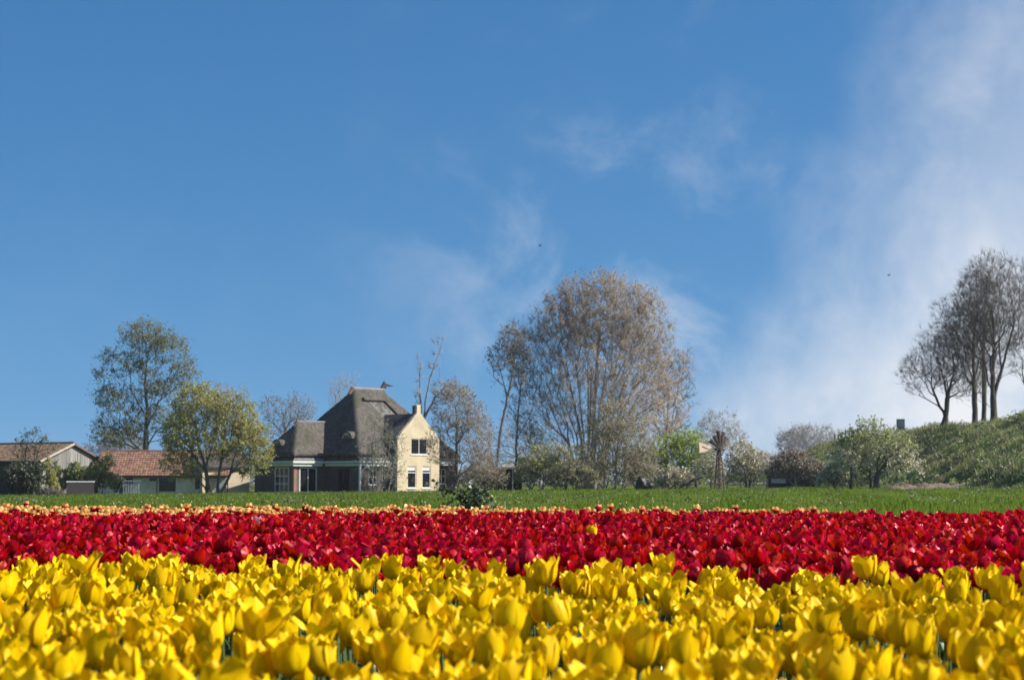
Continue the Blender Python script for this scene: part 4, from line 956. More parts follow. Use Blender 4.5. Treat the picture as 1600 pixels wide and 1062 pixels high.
# far hazy trees
for (px, d, lob, sd, lab) in (
        (1125, 1100, [(1125, 675, 38, 32), (1105, 690, 26, 26), (1148, 690, 22, 26)], 41, 'pale far tree seen above the windpump'),
        (1235, 1500, [(1232, 695, 18, 24), (1248, 688, 20, 22)], 42, 'pale far tree, left one beyond the dike end'),
        (1275, 1450, [(1270, 688, 22, 22), (1290, 690, 20, 24), (1255, 700, 16, 20)], 43, 'pale far tree, right one beyond the dike end'),
        (1180, 1600, [(1180, 722, 30, 14), (1205, 722, 20, 12)], 44, 'low pale far tree behind the blossoming orchard'),
        (350, 330, [(345, 640, 30, 40), (380, 660, 26, 30), (320, 640, 20, 30)], 46, 'pale bare tree behind the yellow green tree'),
        (845, 330, [(850, 700, 40, 40), (800, 700, 40, 50), (760, 700, 30, 40)], 47, 'pale bare tree half hidden left behind the big tree'),
        (1010, 330, [(1000, 690, 50, 40), (1050, 700, 30, 40)], 48, 'pale bare tree right behind the big tree'),
        (190, 300, [(190, 700, 40, 26), (150, 712, 24, 18)], 49, 'low pale bare tree behind the outbuilding ridge')):
    T('distant_tree', lab, 'tree', (px, 757), d, lob, n=520, seed=sd, rbase=.3 * d / 330, rtip=.02 * d / 330, twigs=9, tlen=1.2 * d / 330, tr=.018 * d / 330, nleaf=1.0, lsize=.2 * d / 330, leafmat='lf_greybud', bark='bark_pale', group='distant trees', seg=1.2 * d / 330, sub=1,
      stems=[[(px, 757), (px, (757 + lob[0][1]) / 2), (lob[0][0], lob[0][1])]])
# far hedgerow closing the view between the trunks: one mass
r = np.random.default_rng(61); n = 32000
px = r.uniform(-60, 1290, n); d_ = r.uniform(340, 420, n); X = (px - 800) / FPX * d_
hh = (3.4 + 1.5 * np.sin(X * .11 + 1) + 1.1 * np.sin(X * .37) + .7 * np.sin(X * .9 + 2)) * np.where(px > 1120, .75, 1.0)
Z = ground_h(X, d_) + np.maximum(hh, 1.5) * r.uniform(0, 1, n) ** .8
v, f = leaves(np.stack([X, d_, Z], -1), .42, r)
tag(link('far_hedgerow', mesh_np('far_hedgerow', v, [f], [MT['lf_hedge']])), 'far grey brown hedgerow closing the view behind the farm', 'hedge', kind='stuff')
# left yard shrubs
T('young_dark_tree', 'thin dark twiggy tree in front of barn roof at left edge', 'tree', (52, 774), 184, [(50, 688, 26, 20), (38, 710, 22, 24), (70, 698, 14, 16, .6)], n=200, stems=[[(52, 774), (54, 720), (56, 690)], [(44, 774), (40, 720), (40, 690)]], seed=51, rbase=.07, twigs=4, tlen=.5, nleaf=2, lsize=.15, leafmat='lf_dark', bark='bark_dark')
T('dark_evergreen_bush', 'dark rounded bush at the left edge before barn', 'shrub', (48, 776), 182, [(45, 750, 20, 20), (28, 748, 22, 22), (60, 742, 10, 16)], n=420, seed=52, rbase=.05, twigs=8, tlen=.4, nleaf=7, lsize=.17, leafmat='lf_dark', bark='bark_dark')
T('yellow_edged_shrub', 'yellow green climbing shrub on the barn corner', 'shrub', (78, 776), 183, [(74, 730, 6, 16), (80, 750, 8, 16), (84, 764, 8, 8)], n=160, seed=53, rbase=.04, twigs=7, tlen=.3, nleaf=6, lsize=.16, leafmat='lf_yellowgreen', bark='bark_dark', stems=[[(78, 776), (77, 750)]])
T('ivy_bush', 'green ivy mass climbing over the grey boarded gable', 'shrub', (112, 775), 187, [(118, 742, 16, 13), (88, 738, 8, 16), (132, 746, 10, 14), (105, 757, 20, 8), (118, 730, 8, 8, .5)], n=420, seed=54, rbase=.05, twigs=7, tlen=.35, nleaf=6, lsize=.18, leafmat='lf_fresh', leaf2=('lf_greygreen', .5), bark='bark_dark', stems=[[(110, 775), (108, 750)], [(124, 775), (126, 752)]])
T('olive_garden_shrub', 'olive shrub spilling over left end of the red roof', 'shrub', (160, 774), 188, [(158, 735, 12, 16), (150, 752, 12, 12), (170, 752, 14, 12), (168, 722, 10, 12)], n=300, seed=55, rbase=.05, twigs=7, tlen=.4, nleaf=5, lsize=.16, leafmat='lf_yellowgreen', leaf2=('lf_greygreen', .35), bark='bark_dark')
T('brushwood_heap', 'low brown heap of brushwood at the left field edge', 'brushwood', (78, 778), 176, [(78, 772, 20, 6), (70, 768, 10, 6), (90, 772, 10, 5)], n=260, seed=56, rbase=.03, twigs=10, tlen=.5, nleaf=1, lsize=.12, leafmat='lf_greybud', bark='bark_dark', tup=0)
T('dark_garden_bush', 'dark bush beside the white slatted gate', 'shrub', (188, 774), 190, [(185, 758, 10, 12), (194, 764, 8, 8)], n=200, seed=57, rbase=.04, twigs=7, tlen=.3, nleaf=5, lsize=.14, leafmat='lf_dark', bark='bark_dark')

# ------------------------------------------------------------------ garden things
def fence_run(name, label, p0, p1, h, nplank, mat, railmat, cat='fence', gap=0.25):
    root = empty(name, (p0[0], p0[1], gh(p0[0], p0[1])), math.atan2(p1[1] - p0[1], p1[0] - p0[0]), label, cat)
    Ln = math.hypot(p1[0] - p0[0], p1[1] - p0[1]); w = Ln / nplank
    me = None
    for k in range(nplank):
        if me is None:
            o = MB().box(0, w * (1 - gap), 0, .03, 0, h - .1).build('plank', mat, root); me = o.data
        else:
            o = link('plank', me, root)
        o.location = (k * w, 0, 0)
    MB().box(-.05, Ln + .05, -.04, .07, h - .1, h).build('rail', railmat, root)
    MB().box(-.05, Ln + .05, .032, .07, .12, .22).build('rail', mat, root)
    return root
a, b = P(104, 775, 181), P(147, 775, 182)
fence_run('dark_board_fence', 'low dark board fence with whitish top rail by the barn', (a.x, a.y), (b.x, b.y), 1.35, 14, MT['dark_wood'], MT['white'], gap=.04)
a, b = P(192, 773, 189), P(219, 773, 189)
fence_run('white_slatted_gate', 'white slatted garden gate before the outbuilding wall', (a.x, a.y), (b.x, b.y), 1.4, 7, MT['white'], MT['white'], cat='gate', gap=.5)
a, b = P(1135, 760, 200), P(1200, 760, 202)
r0 = empty('pale_rail_fence', (a.x, a.y, gh(a.x, a.y)), 0, 'pale two rail fence behind the blossoming tree', 'fence')
for z in (.3, .75): MB().box(0, 4.4, -.04, .04, z, z + .14).build('rail', MT['pale_wood'], r0)
for x in (0, 1.45, 2.9, 4.35): MB().box(x, x + .14, .045, .15, -.2, 1.05).build('post', MT['pale_wood'], r0)
# garden bench left of the gate
p = P(160, 774, 186)
gb = empty('white_garden_bench', (p.x, p.y, gh(p.x, p.y)), R(5), 'low white garden bench near the olive shrub', 'bench')
for k in range(3): MB().box(0, 1.7, k * .13, k * .13 + .11, .42, .46).build('seat_slat', MT['white'], gb)
for x in (.08, 1.52):
    for y in (.02, .3): MB().box(x, x + .08, y, y + .07, -.1, .419).build('leg', MT['white'], gb)

# windpump
p = P(1124, 759, 184)
wp = empty('windpump', (p.x, p.y, gh(p.x, p.y)), R(30), 'rusty windpump with fan of dark blades and pale pink tail', 'windpump')
mb = MB(); Ht = 3.75
for sx, sy in ((-1, -1), (1, -1), (1, 1), (-1, 1)):
    mb.bar((sx * .34, sy * .34, -.1), (sx * .12, sy * .12, Ht), .06, .05)
for k in range(7):
    z0, z1 = k * .52, (k + 1) * .52
    w0, w1 = .34 - .22 * z0 / Ht, .34 - .22 * z1 / Ht
    c = [(-1, -1), (1, -1), (1, 1), (-1, 1)]
    for i in range(4):
        a, b = c[i], c[(i + 1) % 4]
        mb.bar((a[0] * w0, a[1] * w0, z0), (b[0] * w1, b[1] * w1, z1), .022, n=4); mb.bar((a[0] * w1, a[1] * w1, z1), (b[0] * w1, b[1] * w1, z1), .022, n=4)
mb.build('tower', MT['rust'], wp)
MB().bar((0, 0, -.1), (0, 0, Ht + .1), .12, n=8).build('mast', MT['rust'], wp)
mb = MB(); mb.box(-.45, .45, -.14, .14, Ht - .02, Ht + .26); mb.bar((-.3, 0, Ht + .12), (.42, 0, Ht + .12), .16, n=10); mb.build('gearbox', MT['rust'], wp)
mb = MB(); mb.bar((-1.05, .0, Ht + .2), (.35, 0, Ht + .14), .05); mb.bar((-.9, 0, Ht + .05), (-.2, 0, Ht - .3), .035); mb.build('tail_arm', MT['rust'], wp)
mb = MB(); mb.prism([(-.75, Ht + .42), (-.75, Ht + .12), (-2.35, Ht - .22), (-2.42, Ht + .82)], lambda a, dp, z: (a, dp, z), -.012, .012); mb.build('tail_vane', MT['vane_pink'], wp)
mb = MB(); mb.bar((.05, -.32, Ht + .14), (.05, .1, Ht + .14), .15, n=12)
hub = mb.build('wheel_hub', MT['rust'], wp)
blme = None
for k, an in enumerate((150, 124, 100, 76, 52, 26)):
    n = 5; v, f = [], []
    for i in range(n):
        t = i / (n - 1); rr_ = .22 + (1.5, 1.35, 1.62, 1.55, 1.25, 1.1)[k] * t; wd = .07 + .17 * t; tw = R(40 - 14 * t)
        for s in (-1, 0, 1):
            off = s * wd; cam_ = .05 * (1 - s * s)
            for sd in (0, 1): v.append((rr_, off * math.sin(tw) + sd * .012 - cam_, off * math.cos(tw)))
    for i in range(n - 1):
        for s in range(2):
            q = i * 6 + s * 2; f += [(q, q + 2, q + 8, q + 6), (q + 1, q + 7, q + 9, q + 3)]
        q = i * 6; f += [(q, q + 6, q + 7, q + 1), (q + 4, q + 5, q + 11, q + 10)]
    q = (n - 1) * 6; f += [(q, q + 2, q + 3, q + 1), (q + 2, q + 4, q + 5, q + 3)]
    o = MB().poly(v, f).build('blade', MT['blade_brown'] if k % 2 else MT['rust'], wp)
    o.location = (.02, -.24, Ht + .16); o.rotation_euler = Matrix.Rotation(R(8), 4, 'Z').to_euler(); o.rotation_euler = (Matrix.Rotation(R(8), 4, 'Z') @ Matrix.Rotation(R(-an), 4, 'Y')).to_euler()
for k in (0.75, 1.35):
    mb = MB(); pts = [(.02 + math.cos(R(t)) * k * math.cos(R(8)), -.20 + math.cos(R(t)) * k * math.sin(R(8)), Ht + .16 + math.sin(R(t)) * k) for t in range(16, 153, 13)]
    for a, b in zip(pts[:-1], pts[1:]): mb.bar(a, b, .018, n=4)
    mb.build('wheel_ring', MT['rust'], wp)

# dark heap and gnarled stump
def lumpy(name, label, cat, px, d, blobs, mat, seed):
    p = P(px, 762, d); r = np.random.default_rng(seed)
    import bmesh
    bm = bmesh.new()
    bmesh.ops.create_icosphere(bm, subdivisions=4, radius=1.0)
    # radial star-shaped sheet stretched over the blobs
    for v in bm.verts:
        dv = v.co.normalized(); best = 0.2
        for (cx, cy, cz, rx, ry, rz) in blobs:
            for t in np.linspace(0.1, 1.6, 16):
                q = dv * t
                if ((q.x - cx) / rx) ** 2 + ((q.y - cy) / ry) ** 2 + ((q.z - cz) / rz) ** 2 < 1: best = max(best, t)
        v.co = dv * best
    for _ in range(2): bmesh.ops.smooth_vert(bm, verts=bm.verts, factor=.5, use_axis_x=True, use_axis_y=True, use_axis_z=True)
    for v in bm.verts:
        v.co += v.co.normalized() * (0.05 * math.sin(v.co.x * 9 + v.co.z * 5) + .03 * math.sin(v.co.y * 17 + v.co.z * 11)); v.co.z = max(v.co.z, -.2)
    me = bpy.data.meshes.new(name); bm.to_mesh(me); bm.free(); me.materials.append(mat)
    for pg in me.polygons: pg.use_smooth = True
    return tag(link(name, me, None, (p.x, p.y, gh(p.x, p.y) + .1)), label, cat)
lumpy('dark_heap', 'black covered heap sloping down to the right in the grass', 'heap', 1006, 176, [(-.25, 0, .55, .55, .5, .75), (.35, 0, .3, .75, .5, .4), (-.3, 0, 0, .6, .5, .5)], MT['black_sheet'], 1)
p = P(1082, 761, 180)
st = empty('gnarled_stump', (p.x, p.y, gh(p.x, p.y)), 0, 'dark forked stump arching over a gap, left of windpump', 'stump')
mb = MB()
for ch in ([(-.55, 0, -.1), (-.42, 0, .35), (-.2, .02, .75), (.15, 0, .95)], [(.5, 0, -.1), (.42, .05, .4), (.32, 0, .8), (.15, 0, .95)], [(.15, 0, .95), (.55, 0, 1.12), (.95, 0, 1.2)], [(-.3, 0, .6), (-.75, 0, .5), (-1.15, 0, .2)]):
    rr = np.linspace(.2, .13, len(ch))
    for (a, b, r1, r2) in zip(ch[:-1], ch[1:], rr[:-1], rr[1:]): mb.bar(a, b, r1, r2, n=8)
mb.build('trunk', MT['black_sheet'] if False else MT['bark_dark'], st)
mb = MB()
for a, b in (((.95, 0, 1.2), (1.2, .1, 1.32)), ((-1.15, 0, .2), (-1.45, 0, .0)), ((.3, 0, 1.0), (.2, .1, 1.4)), ((-.7, 0, .5), (-.9, -.1, .75))): mb.bar(a, b, .08, .03)
mb.build('branch_stub', MT['bark_dark'], st)

# information board and post fence on the dike
x = (1407 - 800) / FPX * 222
sg = empty('grey_board_sign', (x, 222, dike_z(x, 222)), 0, 'grey rectangular board standing on the dike behind the apple tree', 'sign')
MB().box(-.5, .5, -.03, .03, .75, 2.1).build('board', MT['sign_grey'], sg, bevel=.01)
MB().box(-.33, .33, -.045, -.033, 1.15, 1.85).build('face', material('sign_face', (0.2, 0.24, 0.28), (0.12, 0.15, 0.19), scale=2.5), sg)
for s in (-.4, .36): MB().box(s, s + .06, .032, .09, -.2, 2.0).build('post', MT['post_wood'], sg)
fx = 48.2
pf = empty('dike_post_fence', (fx, 262, dike_z(fx, 262)), 0, 'short row of dark fence posts on the far end of the dike', 'fence')
for k in range(9):
    y = 250 + k * 3.4; xx = fx + .5 * math.sin(y * .045) + (max(0, y - 276) ** 2) * .01
    o = MB().box(-.09, .09, -.09, .09, -.3, 1.25).build('post', MT['post_wood'], pf); o.location = (xx - fx, y - 262, dike_z(xx, y) - dike_z(fx, 262))
# two birds
for k, (px, py, d, lab) in enumerate(((844, 384, 120, 'tiny dark bird high above the big tree'), (1389, 430, 130, 'tiny dark bird against the white cloud at right'))):
    p = P(px, py, d); mb = MB()
    mb.bar((-.11, 0, 0), (.03, 0, .01), .02, .035); mb.bar((.03, 0, .01), (.12, 0, .02), .035, .012)
    mb.poly([(0, 0, .02), (.06, 0, .02), (.0, .17, .07), (-.05, .16, .06)], [(0, 1, 2, 3)]); mb.poly([(0, 0, .02), (.06, 0, .02), (.0, -.17, .07), (-.05, -.16, .06)], [(3, 2, 1, 0)])
    o = mb.build('bird', MT['black_sheet']); o.location = p; tag(o, lab, 'bird', 'birds in the sky')

# ------------------------------------------------------------------ tulips
def petal(nu, nv, ang, R_, H, W_, flare, curl, wave, inner, r, tipw=2.4, lean=0.0):
    """one cupped petal: verts grid over u (-1..1) and v (0..1)"""
    u = np.linspace(-1, 1, nu); v = np.linspace(0, 1, nv); U, V = np.meshgrid(u, v)
    rv = np.interp(V, [0, .08, .2, .38, .55, .78, 1], np.array([.06, .45, .78, .97, 1.0, .93, .76]) * R_) * (0.90 if inner else 1.0)
    rv = rv + flare * V ** 2.8
    wv = W_ * np.clip(1 - np.abs(2 * (V * 0.97 + 0.015) - 1.04) ** tipw, 0, 1) ** 0.75
    wv = np.maximum(wv, 0.0012 + 0.12 * W_ * (V < .1))
    al = np.minimum(wv / np.maximum(rv, .004), 1.15)
    ph = r.uniform(0, 6.28)
    rad = rv + curl * U ** 2 * V ** 1.5 - 0.0016 * (1 - np.abs(U)) ** 2 * np.sin(V * 3.1) + wave * np.sin(3.5 * U + ph) * V ** 2
    th = ang + U * al
    z = H * (V ** 1.08) * (1 + lean) - 0.004 * (U ** 2) * V + wave * .8 * np.sin(4.7 * U + ph * 2) * V ** 3
    co = np.stack([rad * np.cos(th), rad * np.sin(th), z], -1).reshape(-1, 3)
    i = np.arange((nu - 1) * (nv - 1)); rr, c = i // (nu - 1), i % (nu - 1); a = rr * nu + c
    f = np.stack([a, a + 1, a + nu + 1, a + nu], -1)
    rim = ((c == 0) | (c == nu - 2) | (rr >= nv - 2)) & (rr > nv * .35)
    return co, f, rim, V.ravel()

def bloom(kind, seed, nu, nv):
    r = np.random.default_rng(seed); out = []
    if kind == 'yellow':
        Rb, H, W_, fl, cu, wa = r.uniform(.0215, .0265), r.uniform(.058, .071), r.uniform(.021, .026), r.uniform(-.002, .016), .006, .0024
    elif kind == 'red':
        Rb, H, W_, fl, cu, wa = r.uniform(.024, .029), r.uniform(.050, .062), r.uniform(.024, .028), r.uniform(-.003, .015), .004, .0018
    else:
        Rb, H, W_, fl, cu, wa = r.uniform(.026, .030), r.uniform(.054, .062), r.uniform(.027, .031), r.uniform(-.004, .004), .002, .001
    a0 = r.uniform(0, 6.28); tilt = Matrix.Rotation(r.normal(0, .14), 3, 'X') @ Matrix.Rotation(r.normal(0, .14), 3, 'Y')
    tm = np.array(tilt)
    for k in range(6):
        inn = k % 2; f_ = fl + r.normal(0, .0035) + (r.uniform(.01, .025) if r.uniform() < .08 else 0)
        co, f, rim, pv = petal(nu, nv, a0 + k * math.pi / 3 + r.normal(0, .10), Rb, H * r.uniform(.9, 1.06) * (.97 if inn else 1), W_ * r.uniform(.92, 1.08), f_, cu * r.uniform(.2, 1.4), wa * r.uniform(.4, 1.6), inn, r, tipw=r.uniform(1.5, 2.2) if kind == 'yellow' else r.uniform(2.4, 3.4))
        out.append((co @ tm.T, f, rim, pv))
    return out

def leaf_blade(length, width, arch, nv, r):
    v = np.linspace(0, 1, nv); cx = arch * v ** 1.7 * length; cz = length * (v - .32 * arch * v ** 2.4)
    w = width * np.sin(np.pi * (v * .9 + .08)) ** .8; tw = r.uniform(-.5, .5) * v
    L_ = np.stack([cx - .3 * w * np.abs(np.cos(tw)), w * np.cos(tw), cz + w * np.sin(tw)], -1); M_ = np.stack([cx + .0 * w, 0 * w, cz], -1); Rr = np.stack([cx - .3 * w, -w * np.cos(tw), cz - w * np.sin(tw)], -1)
    co = np.stack([L_, M_, Rr], 1).reshape(-1, 3)
    f = []
    for i in range(nv - 1):
        for s in range(2): q = i * 3 + s; f.append((q, q + 1, q + 4, q + 3))
    return co, np.array(f)

def stem_geo(h, n, r, m=4):
    zz = np.linspace(0, 1, m); bx, by = r.normal(0, .012), r.normal(0, .012)
    cen = np.stack([bx * np.sin(zz * math.pi), by * np.sin(zz * math.pi), zz * h], -1); v = []
    for c in cen:
        for i in range(n): v.append((c[0] + .0036 * math.cos(6.283 * i / n), c[1] + .0036 * math.sin(6.283 * i / n), c[2]))
    f = [(j * n + i, j * n + (i + 1) % n, (j + 1) * n + (i + 1) % n, (j + 1) * n + i) for j in range(m - 1) for i in range(n)]
    return np.array(v), np.array(f)

NV = 16
STEM_H = 0.50
def tulip_kit(kind, pm, nu, nv, seed0):
    """variants: lists of shared part meshes (stem, leaves, petals)"""
    kits = []
    for k in range(NV):
        r = np.random.default_rng(seed0 + k); parts = []
        sv, sf = stem_geo(STEM_H, 5, r); parts.append(('stem', mesh_np('stem', sv, [sf], [MT['tulip_stem']], smooth=True)))
        for j in range(3):
            lv, lf = leaf_blade(r.uniform(.26, .40), r.uniform(.016, .026), r.uniform(.25, .6), 7, r); an = j * 2.1 + r.uniform(0, 1)
            c, s = math.cos(an), math.sin(an); lv = lv @ np.array([[c, s, 0], [-s, c, 0], [0, 0, 1]]) + np.array([0, 0, .02])
            parts.append(('leaf', mesh_np('leaf', lv, [lf], [MT['tulip_leaf']], smooth=True)))
        for co, f, rim, pv in bloom(kind, seed0 + k, nu, nv):
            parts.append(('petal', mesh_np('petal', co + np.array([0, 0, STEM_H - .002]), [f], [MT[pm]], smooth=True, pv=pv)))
        kits.append(parts)
    return kits

def low_kit(kind, mats, nu, nv, seed0, rims=False, leafn=2):
    """the same plants as single low meshes: verts, quads, material index"""
    out = []
    for k in range(NV):
        r = np.random.default_rng(seed0 + k); vs, fs, ms, ps, o = [], [], [], [], 0
        def add(v, f, m, pv=None):
            nonlocal o
            vs.append(v); fs.append(f + o); ms.append(np.full(len(f), m) if np.isscalar(m) else m); ps.append(np.ones(len(v)) if pv is None else pv); o += len(v)
        sv, sf = stem_geo(STEM_H, 3, r, 4 if leafn > 1 else 2); add(sv, sf, 0)
        for j in range(leafn):
            lv, lf = leaf_blade(r.uniform(.26, .40), r.uniform(.018, .028), r.uniform(.25, .6), 4, r); an = j * 2.6 + r.uniform(0, 1)
            c, s = math.cos(an), math.sin(an); add(lv @ np.array([[c, s, 0], [-s, c, 0], [0, 0, 1]]), lf, 1)
        for co, f, rim, pv in bloom(kind, seed0 + k, nu, nv):
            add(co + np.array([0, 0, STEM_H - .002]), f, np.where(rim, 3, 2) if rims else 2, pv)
        out.append((np.concatenate(vs), np.concatenate(fs), np.concatenate(ms), np.concatenate(ps)))
    return out

def scatter(keep, spacing, ylo, yhi, seed, margin=1.0):
    """jittered planting grid aligned with the beds"""
    r = np.random.default_rng(seed)
    xs_ = np.arange(-11, 11, spacing); ss = np.arange(0, 24, spacing)
    X, S = np.meshgrid(xs_, ss); X = X + (np.arange(len(ss)) % 2)[:, None] * spacing / 2
    X = X.ravel() + r.normal(0, spacing * .24, X.size); S = S.ravel() + r.normal(0, spacing * .24, S.size)
    Y = S - TILT * X
    half = Y * (800 / FPX) + margin
    ok = (np.abs(X) < half) & (Y > ylo) & (Y < yhi) & keep(X, Y, S)
    X, Y = X[ok], Y[ok]; n = len(X)
    return dict(x=X, y=Y, z=np.full(n, 0.012), rot=r.uniform(0, 6.283, n), s=np.clip(r.normal(1.0, .045, n), .87, 1.12), k=r.integers(0, NV, n), tx=r.normal(0, .05, n), ty=r.normal(0, .05, n), inframe=np.abs(X) < Y * (800 / FPX))

def split(sc_, n, ymin):
    """the n tulips that show largest: nearest ones inside the frame"""
    score = np.where(sc_['inframe'] & (sc_['y'] > ymin), sc_['y'], 1e6); order = np.argsort(score)
    return order[:n], order[n:]

def side_in(sc_, idx):                                      # inside the view, with a small rim
    return np.abs(sc_['x'][idx]) < sc_['y'][idx] * (800 / FPX) + .25

def plant(kits, name, label, cat, group, sc_, idx):
    for i in idx:
        e = bpy.data.objects.new(name, None); COL.objects.link(e); e.empty_display_size = .05
        e.location = (sc_['x'][i], sc_['y'][i], sc_['z'][i]); e.rotation_euler = (sc_['tx'][i], sc_['ty'][i], sc_['rot'][i]); s = sc_['s'][i]; e.scale = (s, s, s)
        tag(e, label, cat, group)
        for nm, me in kits[sc_['k'][i]]:
            o = bpy.data.objects.new(nm, me); COL.objects.link(o); o.parent = e

def mass(name, label, cat, mats, sc_, levels):
    V, F, Mi, Pv, o = [], [], [], [], 0
    for kits, k, idx in [(kt, k, ix) for kt, ix in levels for k in range(NV)]:
        ii = idx[sc_['k'][idx] == k]
        if len(ii) == 0: continue
        v, f, m, pv = kits[k]; n = len(ii)
        c, s = np.cos(sc_['rot'][ii]), np.sin(sc_['rot'][ii]); S = sc_['s'][ii]
        x = v[None, :, 0] * c[:, None] - v[None, :, 1] * s[:, None]; y = v[None, :, 0] * s[:, None] + v[None, :, 1] * c[:, None]; z = np.broadcast_to(v[None, :, 2], x.shape)
        x = x + z * sc_['ty'][ii][:, None]; y = y - z * sc_['tx'][ii][:, None]
        co = np.stack([x * S[:, None] + sc_['x'][ii][:, None], y * S[:, None] + sc_['y'][ii][:, None], z * S[:, None] + sc_['z'][ii][:, None]], -1).reshape(-1, 3)
        ff = (f[None] + (np.arange(n) * len(v))[:, None, None]).reshape(-1, 4) + o
        V.append(co); F.append(ff); Mi.append(np.tile(m, n)); Pv.append(np.tile(pv, n)); o += len(co)
    me = mesh_np(name, np.concatenate(V), [np.concatenate(F)], mats, [np.concatenate(Mi)], smooth=True, pv=np.concatenate(Pv))
    return tag(link(name, me), label, cat, kind='stuff')

# where the red bed gives way to the yellow-rimmed bed
def red_end(X): return 15.3 + 0.16 * X
yel = scatter(lambda X, Y, S: S < 5.6 + 0.06 * np.sin(X * 3), 0.109, 1.45, 12, 5, margin=1.7)
red = scatter(lambda X, Y, S: (S > 5.9) & (Y < red_end(X)) & (S < 16.9), 0.098, 2, 22, 6, margin=1.9)
rim = scatter(lambda X, Y, S: (Y >= red_end(X) + .05) & (S < 17.15), 0.108, 2, 24, 8, margin=1.9)
rim['s'] *= 1.03

near, rest = split(yel, 300, 2.15)
plant(tulip_kit('yellow', 'petal_yellow', 7, 10, 100), 'yellow_tulip', 'yellow tulip in the nearest bed at the front', 'tulip', 'yellow tulips in the front bed', yel, near)
mass('yellow_tulip_bed', 'more yellow tulips filling the front bed behind the nearest', 'tulips', [MT['tulip_stem'], MT['tulip_leaf'], MT['petal_yellow']], yel,
     [(low_kit('yellow', None, 5, 6, 100, leafn=2), rest[side_in(yel, rest)]), (low_kit('yellow', None, 3, 5, 100, leafn=0), rest[~side_in(yel, rest)])])
near, rest = split(red, 300, 2.0)
odd = [i for i in rest[:0]]
plant(tulip_kit('red', 'petal_red', 6, 8, 200), 'red_tulip', 'red tulip in the near rows just behind the yellow bed', 'tulip', 'red tulips in the middle bed', red, near)
mass('red_tulip_bed', 'broad band of red tulips behind the nearest red rows', 'tulips', [MT['tulip_stem'], MT['tulip_leaf'], MT['petal_red']], red,
     [(low_kit('red', None, 5, 5, 200), rest[side_in(red, rest) & (red['y'][rest] < 7.5)]), (low_kit('red', None, 4, 4, 200, leafn=0), rest[side_in(red, rest) & (red['y'][rest] >= 7.5)]),
      (low_kit('red', None, 3, 4, 200, leafn=0), rest[~side_in(red, rest)])])
near, rest = split(rim, 300, 2.0)
lk = low_kit('rim', None, 4, 4, 300, rims=True, leafn=0)
rm = [MT['tulip_stem'], MT['tulip_leaf'], MT['petal_red'], MT['petal_rim']]
rmes = [mesh_np('rimmed_tulip', v, [f], rm, [m], smooth=True, pv=pv) for v, f, m, pv in lk]
for i in near:
    o = link('rimmed_tulip', rmes[rim['k'][i]], None, (rim['x'][i], rim['y'][i], rim['z'][i])); o.rotation_euler = (rim['tx'][i], rim['ty'][i], rim['rot'][i]); s = rim['s'][i]; o.scale = (s, s, s)
    tag(o, 'red tulip with orange yellow rims at the far field edge', 'tulip', 'rimmed tulips at the far edge')
if len(rest): mass('rimmed_tulip_bed', 'thin band of red tulips with yellow rims before the grass', 'tulips', rm, rim, [(lk, rest)])
# strays: one yellow tulip and one pale one among the red
def stray(px, py, mat, name, label, sd):
    d = (0.23) * FPX / (py - 755); q = P(px, py, d)
    kit = tulip_kit.__call__('yellow', mat, 5, 7, sd)[0]
    e = empty(name, (q.x, q.y, 0.035), 1.0, label, 'tulip'); e.scale = (1.04,) * 3
    for nm, me in kit: link(nm, me, e)
NV = 1
stray(925, 826, 'petal_yellow', 'stray_yellow_tulip', 'single yellow tulip standing alone in the red bed', 400)
stray(403, 810, 'petal_pink', 'pale_pink_tulip', 'single pale pink tulip among the red, far left', 401)

# ------------------------------------------------------------------ grass and herbs
def blades(X, Y, Z, h, w, r, lean=0.35):
    n = len(X); a = r.uniform(0, 6.283, n); b = r.uniform(0, 6.283, n); le = r.uniform(0, lean, n) * h
    base = np.stack([X, Y, Z - .02], -1); sd = np.stack([np.cos(a) * w, np.sin(a) * w, 0 * w], -1)
    tip = base + np.stack([np.cos(b) * le, np.sin(b) * le, h * .97], -1)
    v = np.stack([base - sd, base + sd, tip + sd * .25, tip - sd * .25], 1).reshape(-1, 3); o = np.arange(n)[:, None] * 4
    return v, o + np.array([[0, 1, 2, 3]])

def tufts(X, Y, Z, hgt, wid, per, size, r):
    """leafy clumps: per leaves in each, thinning upwards"""
    n = len(X); q = np.repeat(np.arange(n), per); m = len(q); t = r.uniform(0, 1, m) ** 1.3; a = r.uniform(0, 6.283, m); rr = np.sqrt(r.uniform(0, 1, m)) * wid[q] * (1.1 - .7 * t)
    return leaves(np.stack([X[q] + np.cos(a) * rr, Y[q] + np.sin(a) * rr, Z[q] + t * hgt[q]], -1), size, r)

r = np.random.default_rng(77)
n = 110000
d = 1 / r.uniform(1 / 215, 1 / 34, n); far = r.uniform(0, 1, n) < .45; d = np.where(far, r.uniform(60, 215, n), d)
X = r.uniform(-1, 1, n) * (d * .276 * 1.12 + 2.0)

cl_ = 0.8 + 0.6 * np.sin(X * .9 + d * .31) * np.sin(d * .47 - X * .37)
h = r.uniform(.09, .20, len(X)) * cl_ * np.where(r.uniform(0, 1, len(X)) < .04, 1.6, 1); w = .006 + d * .00011
v, f4 = blades(X, d, ground_h(X, d) - .01, h, w, r)
tag(link('grass', mesh_np('grass', v, [f4], [MT['grass']])), 'green meadow grass between the tulips and the farm', 'grass', kind='stuff')
n = 900; d = r.uniform(60, 205, n); X = r.uniform(-1, 1, n) * d * .29; cz = ground_h(X, d) + r.uniform(.10, .2, n)
v, f = leaves(np.stack([X, d, cz], -1), .045, r)
tag(link('meadow_flowers', mesh_np('meadow_flowers', v, [f], [MT['flower_specks']])), 'tiny pale flowers dotted through the meadow grass', 'flowers', kind='stuff')
